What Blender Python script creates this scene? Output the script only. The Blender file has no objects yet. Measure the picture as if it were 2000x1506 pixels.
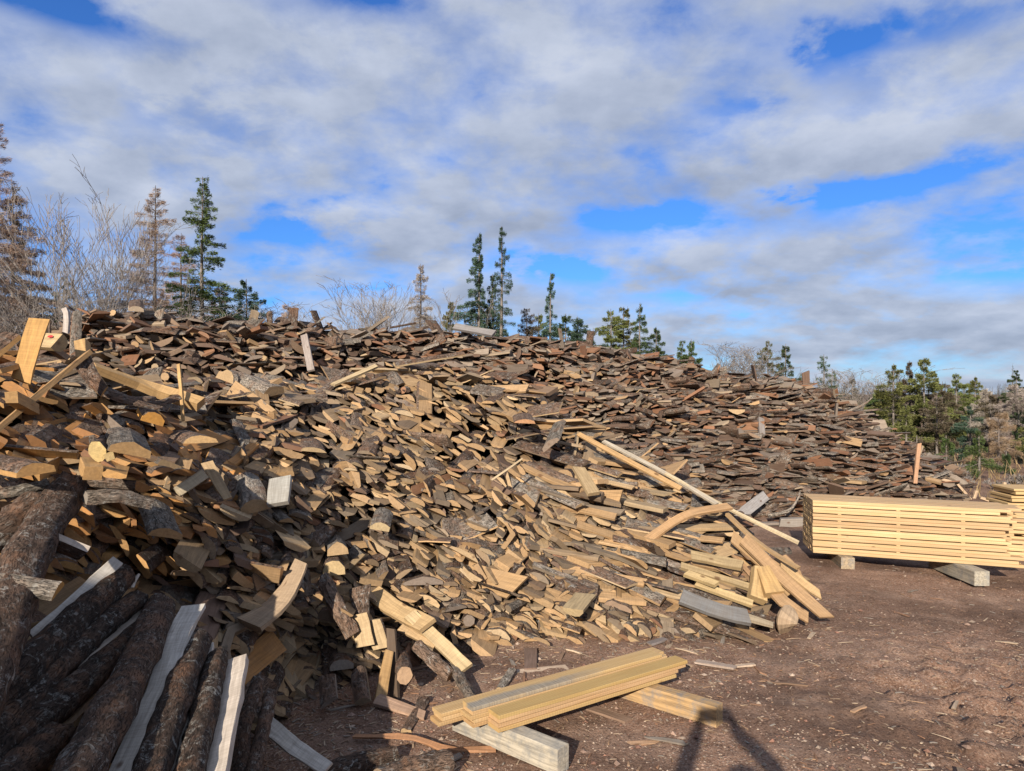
import bpy, math, random
import numpy as np
from mathutils import Vector
from mathutils.bvhtree import BVHTree
R = math.radians
rng = np.random.default_rng(11)
random.seed(5)
scene = bpy.context.scene
COL = scene.collection
CAMH, F, CX, HY = 1.6, 1402.0, 1000.0, 770.0      # lens of the phone: focal length in photo pixels, horizon row
def P(px, py, d):
    return np.array([d*(px-CX)/F, d, CAMH-d*(py-HY)/F])
def nrm(v):
    v = np.asarray(v, float); return v/max(1e-9, np.linalg.norm(v))

# ------------------------------------------------------------ noise helper
def _h(ix, iy, s):
    n = (ix*374761393 + iy*668265263 + s*974634777) & 0xffffffff
    n = ((n ^ (n >> 13))*1274126177) & 0xffffffff
    return ((n ^ (n >> 16)) & 0xffff)/65535.0
def vnoise(x, y, s=0):
    x = np.asarray(x, float); y = np.asarray(y, float)
    ix = np.floor(x).astype(np.int64); iy = np.floor(y).astype(np.int64)
    fx = x-ix; fy = y-iy; fx = fx*fx*(3-2*fx); fy = fy*fy*(3-2*fy)
    a = _h(ix, iy, s); b = _h(ix+1, iy, s); c = _h(ix, iy+1, s); d = _h(ix+1, iy+1, s)
    return (a*(1-fx)+b*fx)*(1-fy)+(c*(1-fx)+d*fx)*fy
def fbm(x, y, o=4, s=0):
    t = 0; a = .5
    for k in range(o):
        t = t+a*(vnoise(x, y, s+k)-.5); x = x*2.03+7; y = y*2.03+3; a *= .5
    return t

# ------------------------------------------------------------ materials
def mat(name):
    m = bpy.data.materials.new(name); m.use_nodes = True
    nt = m.node_tree; nt.nodes.clear()
    return m, nt
class NB:
    def __init__(s, nt): s.nt = nt
    def n(s, t, **kw):
        nd = s.nt.nodes.new(t)
        for k, v in kw.items():
            if k.startswith('i_'):
                key = k[2:]; key = int(key) if key.isdigit() else key.replace('_', ' ')
                nd.inputs[key].default_value = v
            else: setattr(nd, k, v)
        return nd
    def l(s, a, b): s.nt.links.new(a, b)
    def math(s, op, a, b=None, c=None, clamp=False):
        nd = s.nt.nodes.new('ShaderNodeMath'); nd.operation = op; nd.use_clamp = clamp
        for i, v in enumerate((a, b, c)):
            if v is None: continue
            if isinstance(v, (int, float)): nd.inputs[i].default_value = v
            else: s.l(v, nd.inputs[i])
        return nd.outputs[0]
    def mix(s, f, a, b, bt='MIX'):
        nd = s.nt.nodes.new('ShaderNodeMix'); nd.data_type = 'RGBA'; nd.blend_type = bt
        for i, v in ((0, f), (6, a), (7, b)):
            if isinstance(v, (int, float)): nd.inputs[i].default_value = v
            elif isinstance(v, tuple): nd.inputs[i].default_value = (*v, 1)
            else: s.l(v, nd.inputs[i])
        return nd.outputs[2]
    def ramp(s, f, stops):
        nd = s.nt.nodes.new('ShaderNodeValToRGB'); e = nd.color_ramp.elements
        while len(e) < len(stops): e.new(.5)
        for el, (p, c) in zip(e, stops):
            el.position = p; el.color = (c, c, c, 1) if isinstance(c, (int, float)) else (*c, 1)
        s.l(f, nd.inputs[0]); return nd.outputs[0]
    def noise(s, vec, scale, detail=4, rough=.55, dist=0):
        nd = s.n('ShaderNodeTexNoise'); nd.inputs['Scale'].default_value = scale
        nd.inputs['Detail'].default_value = detail; nd.inputs['Roughness'].default_value = rough
        nd.inputs['Distortion'].default_value = dist
        s.l(vec, nd.inputs['Vector']); return nd.outputs[0]
    def vmul(s, vec, t):
        nd = s.n('ShaderNodeVectorMath', operation='MULTIPLY'); s.l(vec, nd.inputs[0]); nd.inputs[1].default_value = t
        return nd.outputs[0]
    def out(s, color, rough, height=None, hs=.3, dist=.01, spec=.3):
        b = s.n('ShaderNodeBsdfPrincipled'); o = s.n('ShaderNodeOutputMaterial')
        if isinstance(color, tuple): b.inputs['Base Color'].default_value = (*color, 1)
        else: s.l(color, b.inputs['Base Color'])
        if isinstance(rough, (int, float)): b.inputs['Roughness'].default_value = rough
        else: s.l(rough, b.inputs['Roughness'])
        b.inputs['Specular IOR Level'].default_value = spec
        if height is not None:
            bp = s.n('ShaderNodeBump'); bp.inputs['Strength'].default_value = hs; bp.inputs['Distance'].default_value = dist
            s.l(height, bp.inputs['Height']); s.l(bp.outputs[0], b.inputs['Normal'])
        s.l(b.outputs[0], o.inputs[0]); return b

def wood_mat(name, end=False):
    m, nt = mat(name); N = NB(nt)
    lc = N.n('ShaderNodeAttribute', attribute_name='lc').outputs['Vector']
    tint = N.n('ShaderNodeAttribute', attribute_name='tint').outputs['Color']
    al = N.n('ShaderNodeAttribute', attribute_name='tint').outputs['Alpha']
    g1 = N.noise(N.vmul(lc, (45, 3.0, 45)), 1.6, 5, .6, .6)       # long grain
    g2 = N.noise(lc, 9, 4, .6)                                     # blotches
    g3 = N.noise(N.vmul(lc, (10, 160, 10)), 1.0, 2, .5)            # saw marks across
    c = N.mix(N.ramp(g1, [(.35, 0.0), (.7, 1.0)]), N.mix(.45, tint, (0.03, .018, .01)), tint)
    c = N.mix(N.ramp(g2, [(.42, 0.0), (.68, .35)]), c, N.mix(.5, tint, (.17, .13, .09)))
    c = N.mix(N.ramp(g3, [(.4, .16), (.6, 0.0)]), c, (.09, .05, .02))
    kn = N.n('ShaderNodeTexVoronoi'); N.l(N.vmul(lc, (1, .6, 1)), kn.inputs['Vector']); kn.inputs['Scale'].default_value = 7
    c = N.mix(N.ramp(kn.outputs['Distance'], [(.06, .75), (.12, 0.0)]), c, (.08, .035, .015))
    if end:
        wr = N.n('ShaderNodeTexWave', wave_type='RINGS', rings_direction='Y'); N.l(lc, wr.inputs['Vector']); wr.inputs['Scale'].default_value = 45; wr.inputs['Distortion'].default_value = 1.5; wr.inputs['Detail'].default_value = 2
        c = N.mix(N.ramp(wr.outputs['Fac'], [(.3, .38), (.8, 0.0)]), c, N.mix(.5, tint, (.12, .06, .02)))
        d = N.noise(lc, 60, 4, .7)
        c = N.mix(N.ramp(d, [(.4, .3), (.65, 0.0)]), c, N.mix(.5, tint, (.1, .085, .07)))
    h = N.math('ADD', g1, N.math('MULTIPLY', g3, .35))
    N.out(c, .8, h, .35, .004)
    return m
def bark_mat(name):
    m, nt = mat(name); N = NB(nt)
    lc = N.n('ShaderNodeAttribute', attribute_name='lc').outputs['Vector']
    al = N.n('ShaderNodeAttribute', attribute_name='tint').outputs['Alpha']
    a = N.noise(N.vmul(lc, (1, .45, 1)), 38, 6, .7, .8)
    b = N.noise(lc, 9, 5, .65, .3)
    li = N.noise(lc, 26, 5, .75, 1.2)
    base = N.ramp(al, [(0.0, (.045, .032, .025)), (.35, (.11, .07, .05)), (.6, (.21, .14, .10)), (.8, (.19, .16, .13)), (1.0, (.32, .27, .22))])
    dark = N.mix(.65, base, (.010, .008, .006))
    c = N.mix(N.ramp(a, [(.38, 0.0), (.6, 1.0)]), dark, base)
    c = N.mix(N.ramp(b, [(.5, 0.0), (.72, .7)]), c, (.20, .10, .055))
    lf = N.math('MULTIPLY', N.ramp(li, [(.53, 0.0), (.62, .8)]), N.ramp(b, [(.36, 1.0), (.55, .25)]))
    c = N.mix(lf, c, (.34, .33, .30))
    rid = N.noise(N.vmul(lc, (1.6, .35, 1.6)), 62, 5, .7, 2.2)
    crack = N.ramp(rid, [(.36, 0.0), (.47, 1.0)])
    c = N.mix(N.math('MULTIPLY', N.math('SUBTRACT', 1, crack), .75), c, (.012, .009, .007))
    h = N.math('ADD', N.math('MULTIPLY', a, 1.4), N.math('MULTIPLY', crack, .6))
    N.out(c, .9, h, 1.0, .010, .2)
    return m
M_WOOD, M_END, M_BARK = wood_mat('sawn_wood'), wood_mat('end_grain', True), bark_mat('spruce_bark')

def board_mat(name, stain=False, wv=.28):
    m, nt = mat(name); N = NB(nt)
    lc = N.n('ShaderNodeAttribute', attribute_name='lc').outputs['Vector']
    tint = N.n('ShaderNodeAttribute', attribute_name='tint').outputs['Color']
    g1 = N.noise(N.vmul(lc, (60, 2.0, 60)), 1.5, 4, .6, .4)
    w = N.n('ShaderNodeTexWave', wave_type='BANDS', bands_direction='Y'); N.l(lc, w.inputs['Vector'])
    w.inputs['Scale'].default_value = 22; w.inputs['Distortion'].default_value = 5; w.inputs['Detail'].default_value = 3; w.inputs['Detail Scale'].default_value = 1.5
    c = N.mix(N.ramp(g1, [(.35, 0.0), (.65, 1.0)]), N.mix(.35, tint, (.25, .12, .03)), tint)
    c = N.mix(N.ramp(w.outputs['Fac'], [(.2, wv), (.7, 0.0)]), c, N.mix(.5, tint, (.12, .07, .03)))
    b2 = N.noise(lc, 5, 3, .6)
    c = N.mix(N.ramp(b2, [(.5, 0.0), (.75, .5)]), c, N.mix(.5, tint, (.42, .2, .05)))
    kn = N.n('ShaderNodeTexVoronoi'); N.l(N.vmul(lc, (1, .7, 1)), kn.inputs['Vector']); kn.inputs['Scale'].default_value = 4
    c = N.mix(N.ramp(kn.outputs['Distance'], [(.035, .8), (.07, 0.0)]), c, (.1, .04, .015))
    if stain:
        sp = N.n('ShaderNodeSeparateXYZ'); N.l(lc, sp.inputs[0])
        nz = N.noise(N.vmul(lc, (8, 3, 8)), 1.5, 4, .6)
        v = N.math('ADD', sp.outputs[0], N.math('MULTIPLY', N.math('SUBTRACT', nz, .5), .09))
        f = N.ramp(N.math('ADD', N.math('MULTIPLY', v, 6.0), .5), [(.34, 0.0), (.5, .85), (.78, .7), (.95, .1)])
        gate = N.ramp(N.math('ADD', N.math('MULTIPLY', N.math('ADD', sp.outputs[1], N.math('MULTIPLY', nz, .5)), .8), .0), [(.0, 1.0), (.62, .8), (.85, .0)])
        bl = N.mix(N.ramp(N.noise(N.vmul(lc, (6, 130, 6)), 1.0, 4, .7), [(.35, 0.0), (.65, 1.0)]), (.06, .08, .10), (.27, .27, .25))
        c = N.mix(N.math('MULTIPLY', f, gate), c, bl)
    N.out(c, .75, N.math('ADD', N.math('MULTIPLY', w.outputs['Fac'], wv*1.7), g1), .4, .002)
    return m
M_BOARD, M_STAIN, M_EDGE = board_mat('fresh_board'), board_mat('stained_board', True), board_mat('smooth_board', wv=.12)

def ground_mat():
    m, nt = mat('dirt_ground'); N = NB(nt)
    g = N.n('ShaderNodeNewGeometry').outputs['Position']
    big = N.noise(g, .9, 5, .6, .4)
    mid = N.noise(g, 6, 6, .7)
    fine = N.noise(g, 55, 5, .75)
    c = N.mix(N.ramp(mid, [(.3, 0.0), (.7, 1.0)]), (.142, .078, .050), (.285, .175, .122))
    c = N.mix(N.ramp(big, [(.47, 0.0), (.6, .75)]), c, (.100, .060, .042))
    c = N.mix(N.ramp(N.noise(g, 1.7, 4, .6), [(.5, 0.0), (.64, .5)]), c, (.28, .19, .14))
    c = N.mix(N.ramp(fine, [(.38, .7), (.5, 0.0)]), c, (.045, .026, .018))
    v = N.n('ShaderNodeTexVoronoi'); N.l(g, v.inputs['Vector']); v.inputs['Scale'].default_value = 62; v.inputs['Randomness'].default_value = 1
    sp = N.n('ShaderNodeSeparateColor'); N.l(v.outputs['Color'], sp.inputs[0])
    pick = N.ramp(sp.outputs[0], [(.62, 0.0), (.66, 1.0)])
    peb = N.math('MULTIPLY', N.ramp(v.outputs['Distance'], [(.28, 1.0), (.4, 0.0)]), pick)
    peb = N.math('MULTIPLY', peb, N.ramp(big, [(.45, 1.0), (.62, .3)]))
    pc = N.ramp(sp.outputs[1], [(0, (.30, .21, .17)), (.5, (.36, .30, .26)), (1, (.2, .11, .08))])
    c = N.mix(N.math('MULTIPLY', peb, .6), c, pc)
    v2 = N.n('ShaderNodeTexVoronoi'); N.l(N.vmul(g, (1, 1, 1)), v2.inputs['Vector']); v2.inputs['Scale'].default_value = 140
    s2 = N.n('ShaderNodeSeparateColor'); N.l(v2.outputs['Color'], s2.inputs[0])
    gr = N.math('MULTIPLY', N.ramp(s2.outputs[0], [(.7, 0.0), (.74, 1.0)]), N.ramp(big, [(.45, .8), (.62, .2)]))
    c = N.mix(N.math('MULTIPLY', gr, .6), c, (.34, .24, .18))
    h = N.math('ADD', N.math('MULTIPLY', peb, .5), N.math('ADD', fine, N.math('MULTIPLY', mid, 1.5)))
    N.out(c, .95, h, .8, .012, .15)
    return m
M_GROUND = ground_mat()

def leaf_mat(name, c1, c2, rough=.7):
    m, nt = mat(name); N = NB(nt)
    t = N.n('ShaderNodeAttribute', attribute_name='tint').outputs['Fac']
    oi = N.n('ShaderNodeObjectInfo').outputs['Random']
    c = N.mix(t, c1, c2)
    hv = N.n('ShaderNodeHueSaturation'); N.l(c, hv.inputs['Color'])
    N.l(N.math('ADD', N.math('MULTIPLY', oi, .04), .48), hv.inputs['Hue']); N.l(N.math('ADD', N.math('MULTIPLY', oi, .4), .8), hv.inputs['Value'])
    N.out(hv.outputs[0], rough, spec=.2)
    return m
M_LEAF = {
 'dark': leaf_mat('spruce_needles', (.030, .050, .020), (.085, .125, .045)),
 'blue': leaf_mat('bluish_needles', (.028, .052, .036), (.085, .135, .085)),
 'olive': leaf_mat('olive_needles', (.060, .075, .020), (.20, .20, .065)),
 'bright': leaf_mat('bright_needles', (.034, .058, .018), (.12, .165, .05)),
 'brown': leaf_mat('browning_needles', (.060, .055, .032), (.17, .13, .085)),
 'far': leaf_mat('far_needles', (.014, .026, .022), (.030, .050, .040)),
 'pink': leaf_mat('larch_twigs', (.19, .125, .10), (.38, .27, .225)),
 'grey': leaf_mat('grey_twigs', (.24, .20, .17), (.44, .38, .33)),
 'rust': leaf_mat('rust_twigs', (.19, .125, .08), (.36, .25, .16)),
}
def simple_mat(name, c1, c2, scale=12, rough=.8, hs=.4):
    m, nt = mat(name); N = NB(nt)
    co = N.n('ShaderNodeTexCoord').outputs['Object']
    a = N.noise(co, scale, 5, .65, .3)
    N.out(N.mix(N.ramp(a, [(.35, 0.0), (.65, 1.0)]), c1, c2), rough, a, hs, .01)
    return m
M_TRUNK = simple_mat('trunk_bark', (.08, .065, .055), (.22, .19, .165), 14)
M_TWIG = simple_mat('bare_twig_bark', (.12, .10, .09), (.29, .26, .235), 6)
M_TWIGD = simple_mat('dark_twig_bark', (.07, .055, .05), (.17, .14, .12), 6)

# ------------------------------------------------------------ mesh plumbing
_topo = {}
def topo(ns, nr, bark):
    """ring tube of nr rings with ns points each, capped at both ends; bark = index set of side strips with bark"""
    key = (ns, nr, bark)
    if key in _topo: return _topo[key]
    loops, tot, mi = [], [], []
    for r in range(nr-1):
        for k in range(ns):
            k2 = (k+1) % ns
            loops += [r*ns+k, r*ns+k2, (r+1)*ns+k2, (r+1)*ns+k]; tot.append(4); mi.append(1 if k in bark else 0)
    loops += list(range(ns))[::-1]; tot.append(ns); mi.append(2)
    loops += [(nr-1)*ns+k for k in range(ns)]; tot.append(ns); mi.append(2)
    _topo[key] = (np.array(loops, np.int32), np.array(tot, np.int32), np.array(mi, np.int32))
    return _topo[key]
class Piece:
    __slots__ = ('V', 'L', 'T', 'M', 'C', 'tint', 'info')
def section(kind, W, T, rg):
    if kind == 'half':
        a = np.linspace(math.pi, 0, 7); w = W/2
        x = np.cos(a)*w; y = np.sin(a)**.85*T
        x = x*(1+rg.uniform(-.07, .07, 7)); y = y*(1+rg.uniform(-.16, .16, 7)); y[0] = y[-1] = 0
        y[0] = y[-1] = T*rg.uniform(0, .25); y -= T*.4; return np.stack([x, y], 1), frozenset(range(6))
    if kind == 'cant':                 # slab with squared edges, bark only on the rounded back
        w = W/2
        p = np.array([[-w, 0], [-w*.96, T*.45], [-w*.6, T*.85], [-w*.1, T], [w*.5, T*.88], [w*.95, T*.5], [w, 0]])
        p += rg.uniform(-.05, .05, p.shape)*np.array([w, T]); p[:, 1] -= T*.4
        return p, frozenset((1, 2, 3, 4))
    if kind == 'board':
        w = W/2; h = T/2
        p = np.array([[-w, -h], [-w, h*.9], [-w*.96, h], [w*.96, h], [w, h*.9], [w, -h]])
        p += rg.uniform(-.03, .03, p.shape)*T; return p, frozenset()
    if kind == 'edging':
        w = W/2; h = T/2
        p = np.array([[-w, -h], [-w*.9, h*.5], [-w*.75, h], [w*.9, h], [w, h*.3], [w*1.0, -h]])
        p += rg.uniform(-.08, .08, p.shape)*T; return p, frozenset((0, 1))
    n = 14 if kind == 'log' else 8
    a = np.linspace(2*math.pi, 0, n, endpoint=False)
    return np.stack([np.cos(a)*W/2, np.sin(a)*T/2], 1)*(1+rg.uniform(-.05, .05, (n, 1))), frozenset(range(n))
def piece(path, up, W, T, kind='half', tint=(.4, .28, .15), bark=.5, rough=.06, taper=1.0, cut=.0, rg=rng, wav=0.0, shape=None):
    path = np.asarray(path, float); nr = len(path)
    sec, bk = section(kind, W, T, rg); ns = len(sec)
    tg = np.gradient(path, axis=0); tg /= np.linalg.norm(tg, axis=1)[:, None]
    up = np.asarray(up, float)
    side = np.cross(tg, up); side /= np.maximum(1e-6, np.linalg.norm(side, axis=1))[:, None]
    n = np.cross(side, tg)
    sc = np.linspace(1, taper, nr)*(1+rg.uniform(-rough, rough, nr))
    if shape is not None: sc = sc*np.asarray(shape)
    V = path[:, None, :] + side[:, None, :]*(sec[None, :, 0:1]*sc[:, None, None]) + n[:, None, :]*(sec[None, :, 1:2]*sc[:, None, None])
    if wav: V = V + (side[:, None, :]*rg.uniform(-wav, wav, (nr, ns, 1)) + n[:, None, :]*rg.uniform(-wav, wav, (nr, ns, 1)))
    if cut:
        V[0] += tg[0]*(sec[:, 0:1]*rg.uniform(-cut, cut)+sec[:, 1:2]*rg.uniform(-cut, cut))
        V[-1] += tg[-1]*(sec[:, 0:1]*rg.uniform(-cut, cut))
    dist = np.concatenate([[0], np.cumsum(np.linalg.norm(np.diff(path, axis=0), axis=1))])
    C = np.zeros((nr, ns, 3)); C[:, :, 0] = sec[:, 0]; C[:, :, 2] = sec[:, 1]; C[:, :, 1] = dist[:, None]
    C = C + rg.uniform(-20, 20, 3)
    p = Piece(); p.V = V.reshape(-1, 3); p.C = C.reshape(-1, 3)
    p.L, p.T, p.M = topo(ns, nr, bk); p.tint = (*tint, bark); p.info = None
    return p
def build(name, pieces, mats, origin=None, smooth=False, parent=None):
    nv = np.cumsum([0]+[len(p.V) for p in pieces])
    V = np.concatenate([p.V for p in pieces]); C = np.concatenate([p.C for p in pieces])
    L = np.concatenate([p.L+o for p, o in zip(pieces, nv)]); T = np.concatenate([p.T for p in pieces]); MI = np.concatenate([p.M for p in pieces])
    TI = np.concatenate([np.tile(np.array(p.tint, np.float32), (len(p.V), 1)) for p in pieces])
    if origin is None: origin = np.zeros(3)
    V = V-origin
    me = bpy.data.meshes.new(name)
    me.vertices.add(len(V)); me.vertices.foreach_set('co', V.astype(np.float32).ravel())
    me.loops.add(len(L)); me.loops.foreach_set('vertex_index', L.astype(np.int32))
    me.polygons.add(len(T)); st = np.concatenate([[0], np.cumsum(T)[:-1]]).astype(np.int32)
    me.polygons.foreach_set('loop_start', st); me.polygons.foreach_set('loop_total', T.astype(np.int32))
    for m in mats: me.materials.append(m)
    me.polygons.foreach_set('material_index', MI.astype(np.int32))
    me.polygons.foreach_set('use_smooth', np.full(len(T), smooth))
    a = me.attributes.new('lc', 'FLOAT_VECTOR', 'POINT'); a.data.foreach_set('vector', C.astype(np.float32).ravel())
    a = me.attributes.new('tint', 'FLOAT_COLOR', 'POINT'); a.data.foreach_set('color', TI.astype(np.float32).ravel())
    me.update(calc_edges=True)
    o = bpy.data.objects.new(name, me); o.location = origin; COL.objects.link(o)
    if parent: o.parent = parent
    return o
def tag(o, label=None, cat=None, group=None, kind=None):
    if label: o['label'] = label
    if cat: o['category'] = cat
    if group: o['group'] = group
    if kind: o['kind'] = kind
    return o
def empty(name, loc, label, cat, group=None):
    o = bpy.data.objects.new(name, None); o.location = loc; COL.objects.link(o); o.empty_display_size = .1
    return tag(o, label, cat, group)
WM = [M_WOOD, M_BARK, M_END]
OCC = []          # geometry registered as occluders for the visibility count
LAND = []         # landmarks: (px, py, phrase)
def to_px(p): return CX+F*p[0]/p[1], HY-F*(p[2]-CAMH)/p[1]
def subdiv(pts, n):
    """smooth path through given points"""
    pts = np.array(pts, float)
    if len(pts) == 2: t = np.linspace(0, 1, n)[:, None]; return pts[0]*(1-t)+pts[1]*t
    t = np.linspace(0, len(pts)-1, n); out = []
    pp = np.vstack([2*pts[0]-pts[1], pts, 2*pts[-1]-pts[-2]])
    for x in t:
        i = min(int(x), len(pts)-2); f = x-i; a, b, c, d = pp[i:i+4]
        out.append(.5*((2*b)+(-a+c)*f+(2*a-5*b+4*c-d)*f*f+(-a+3*b-3*c+d)*f**3))
    return np.array(out)

# ------------------------------------------------------------ ground: one graded sheet
def axis_grid(lo, hi, fine_lo, fine_hi, step):
    mid = np.arange(fine_lo, fine_hi, step); a = []; s = step; x = fine_lo
    while x > lo: s *= 1.25; x -= s; a.append(x)
    b = []; s = step; x = mid[-1]
    while x < hi: s *= 1.25; x += s; b.append(x)
    return np.concatenate([a[::-1], mid, b])
gx = axis_grid(-3000, 3000, -2.2, 5.5, .03); gy = axis_grid(-400, 4000, 2.2, 9.0, .035)
X, Y = np.meshgrid(gx, gy)
def ground_h(X, Y):
    near = np.exp(-((np.hypot(X-1, Y-5))/14)**2)
    h = fbm(X*.7, Y*.7, 4, 3)*.09 + fbm(X*5, Y*5, 4, 9)*.028 + np.clip(fbm(X*14, Y*14, 3, 30), 0, 1)*.03
    rut = np.exp(-((X-2.35-.25*(Y-3.4))/.75)**2)*np.exp(-((Y-3.6)/1.0)**2)      # churned soil at lower right
    h = h + rut*(np.clip(vnoise(X*13, Y*13, 77)-.42, -.2, 1)*.09+fbm(X*4, Y*4, 3, 60)*.05)
    for off in (-.16, .16, 1.35, 1.67):                                # shallow tyre ruts running off to the right
        c_ = 1.9+off+.75*(Y-3.0)-.03*(Y-3)**2; w_ = np.exp(-((X-c_)/.085)**2)*np.clip((Y-2.2)/.5, 0, 1)*np.exp(-((Y-4.2)/2.6)**2)
        h = h-w_*.018+w_*.012*np.sign(np.sin((Y*1.3+X)*34))*np.exp(-((Y-3.8)/1.4)**2)
    return h*near - (1-near)*.03
Z = ground_h(X, Y)
ny, nx = X.shape; V = np.stack([X, Y, Z], -1).reshape(-1, 3)
ii = (np.arange(ny-1)[:, None]*nx+np.arange(nx-1)[None, :]).ravel()
me = bpy.data.meshes.new('ground'); me.vertices.add(len(V)); me.vertices.foreach_set('co', V.astype(np.float32).ravel())
fl = np.stack([ii, ii+1, ii+nx+1, ii+nx], 1).astype(np.int32)
me.loops.add(fl.size); me.loops.foreach_set('vertex_index', fl.ravel()); me.polygons.add(len(fl))
me.polygons.foreach_set('loop_start', (np.arange(len(fl))*4).astype(np.int32)); me.polygons.foreach_set('loop_total', np.full(len(fl), 4, np.int32))
me.polygons.foreach_set('use_smooth', np.ones(len(fl), bool)); me.update(calc_edges=True); me.materials.append(M_GROUND)
g = bpy.data.objects.new('ground', me); COL.objects.link(g); tag(g, kind='structure')

# ------------------------------------------------------------ pile surfaces
class Patch:
    def __init__(s, cols, seed, amp):
        s.px = np.array([c[0] for c in cols], float); n = len(cols[0][1])
        s.cp = np.array([[P(c[0], *q) for q in c[1]] for c in cols])   # (cols, n, 3)
        s.n = n; s.seed = seed; s.amp = amp
        q = s.cp.mean(1); s.arc = np.concatenate([[0], np.cumsum(np.linalg.norm(np.diff(q, axis=0), axis=1))]); s.len = s.arc[-1]
    def at(s, a, v):
        """a = metres along the heap, v 0 base .. 1 crest"""
        a = np.asarray(a, float); v = np.asarray(v, float)
        rows = []
        f = v*(s.n-1); i = np.clip(f.astype(int), 0, s.n-2); f = f-i
        out = np.zeros(a.shape+(3,))
        allr = np.stack([np.stack([np.interp(a, s.arc, s.cp[:, k, c]) for c in range(3)], -1) for k in range(s.n)], 0)
        idx = np.arange(a.size).reshape(a.shape)
        A = allr.reshape(s.n, -1, 3); fi = i.ravel(); ff = f.ravel()[:, None]
        out = A[fi, np.arange(a.size)]*(1-ff)+A[fi+1, np.arange(a.size)]*ff
        out = out.reshape(a.shape+(3,))
        nz = (fbm(a*1.3, v*3.0, 3, s.seed)*1.0+fbm(a*4, v*9, 3, s.seed+9)*.45)*s.amp
        edge = np.sqrt(np.clip(v*5, 0, 1))
        out[..., 1] -= nz*edge*.8; out[..., 2] += nz*edge*.55
        return out
NEAR = Patch([
 (-330, [(1500, 2.0), (1120, 2.6), (870, 3.1), (665, 3.9)]),
 (-100, [(1490, 2.05), (1110, 2.7), (860, 3.15), (668, 4.0)]),
 (60,  [(1480, 2.15), (1100, 2.8), (850, 3.25), (690, 4.2)]),
 (200, [(1470, 2.5), (1120, 3.08), (880, 3.62), (745, 4.6)]),
 (400, [(1440, 3.0), (1160, 3.4), (910, 4.02), (775, 5.4)]),
 (600, [(1350, 3.8), (1170, 4.15), (930, 4.9), (752, 6.9)]),
 (800, [(1285, 4.36), (1140, 4.7), (930, 5.6), (716, 7.8)]),
 (1000,[(1245, 4.74), (1110, 5.1), (930, 5.9), (738, 7.7)]),
 (1200,[(1243, 4.76), (1140, 5.1), (1005, 5.8), (870, 7.0)]),
 (1400,[(1236, 4.83), (1180, 5.0), (1100, 5.5), (1004, 6.3)]),
 (1500,[(1222, 4.97), (1190, 5.1), (1135, 5.4), (1085, 5.8)]),
 (1570,[(1210, 5.12), (1200, 5.2), (1185, 5.3), (1170, 5.5)]),
], 21, .22)
def bcol(px, cpy, cd, bd):
    c = P(px, cpy, cd); b = np.array([bd*(px-CX)/F, bd, 0.0])
    zb = HY+F*CAMH/bd
    m1 = b*.72+c*.28; m1[2] += .10; m2 = b*.38+c*.62; m2[2] += .16
    def back(p): return (HY-F*(p[2]-CAMH)/p[1], p[1])
    return (px, [(zb, bd), back(m1), back(m2), (cpy, cd)])
BACK = Patch([bcol(*t) for t in [
 (85, 735, 7.0, 5.6), (135, 618, 7.5, 5.7), (280, 606, 8.0, 6.0), (420, 628, 8.5, 6.3), (600, 643, 9.3, 6.9), (760, 648, 10, 7.6),
 (900, 645, 10.5, 8.0), (1050, 662, 11, 8.3), (1200, 690, 11.5, 8.7), (1350, 722, 12, 9.1), (1500, 738, 12.5, 9.35),
 (1600, 768, 12.6, 9.6), (1660, 810, 12.6, 9.8), (1740, 868, 12.5, 10.2), (1800, 905, 12.3, 10.6), (1875, 962, 11.7, 11.0)]], 51, .40)

DENTS = [(410, 870, 60, .28), (520, 1010, 40, .10), (1060, 850, 70, .25), (250, 1150, 130, .40), (400, 1150, 80, .2), (560, 1290, 80, .35), (620, 1240, 50, .25),
         (690, 1010, 40, .25), (880, 1010, 30, .2), (640, 905, 30, .2), (90, 800, 80, .25), (950, 870, 40, .15), (1330, 1130, 40, .12), (760, 1180, 35, .2)]
PAL_TAN = [(.52, .335, .175), (.48, .305, .155), (.42, .28, .15), (.56, .39, .215), (.30, .215, .135), (.46, .34, .205), (.22, .17, .12), (.46, .29, .145), (.19, .135, .09), (.50, .315, .155)]
PAL_OR = [(.54, .26, .075), (.49, .23, .07), (.44, .20, .07), (.56, .31, .11), (.34, .165, .07), (.46, .25, .09)]
PAL_FAR = [(.20, .095, .055), (.28, .13, .07), (.25, .20, .165), (.12, .075, .056), (.31, .155, .085), (.31, .25, .195), (.19, .12, .088), (.27, .18, .12), (.38, .29, .20), (.15, .095, .07), (.22, .18, .15)]
def pick(p, jit=.12):
    c = np.array(p[rng.integers(len(p))])*(.92+rng.uniform(-jit*1.8, jit)); return tuple(c)
def dent(pt):
    px, py = to_px(pt); o = 0
    for (x, y, r, k) in DENTS: o += k*math.exp(-((px-x)**2+(py-y)**2)/(r*r))
    return o
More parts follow.
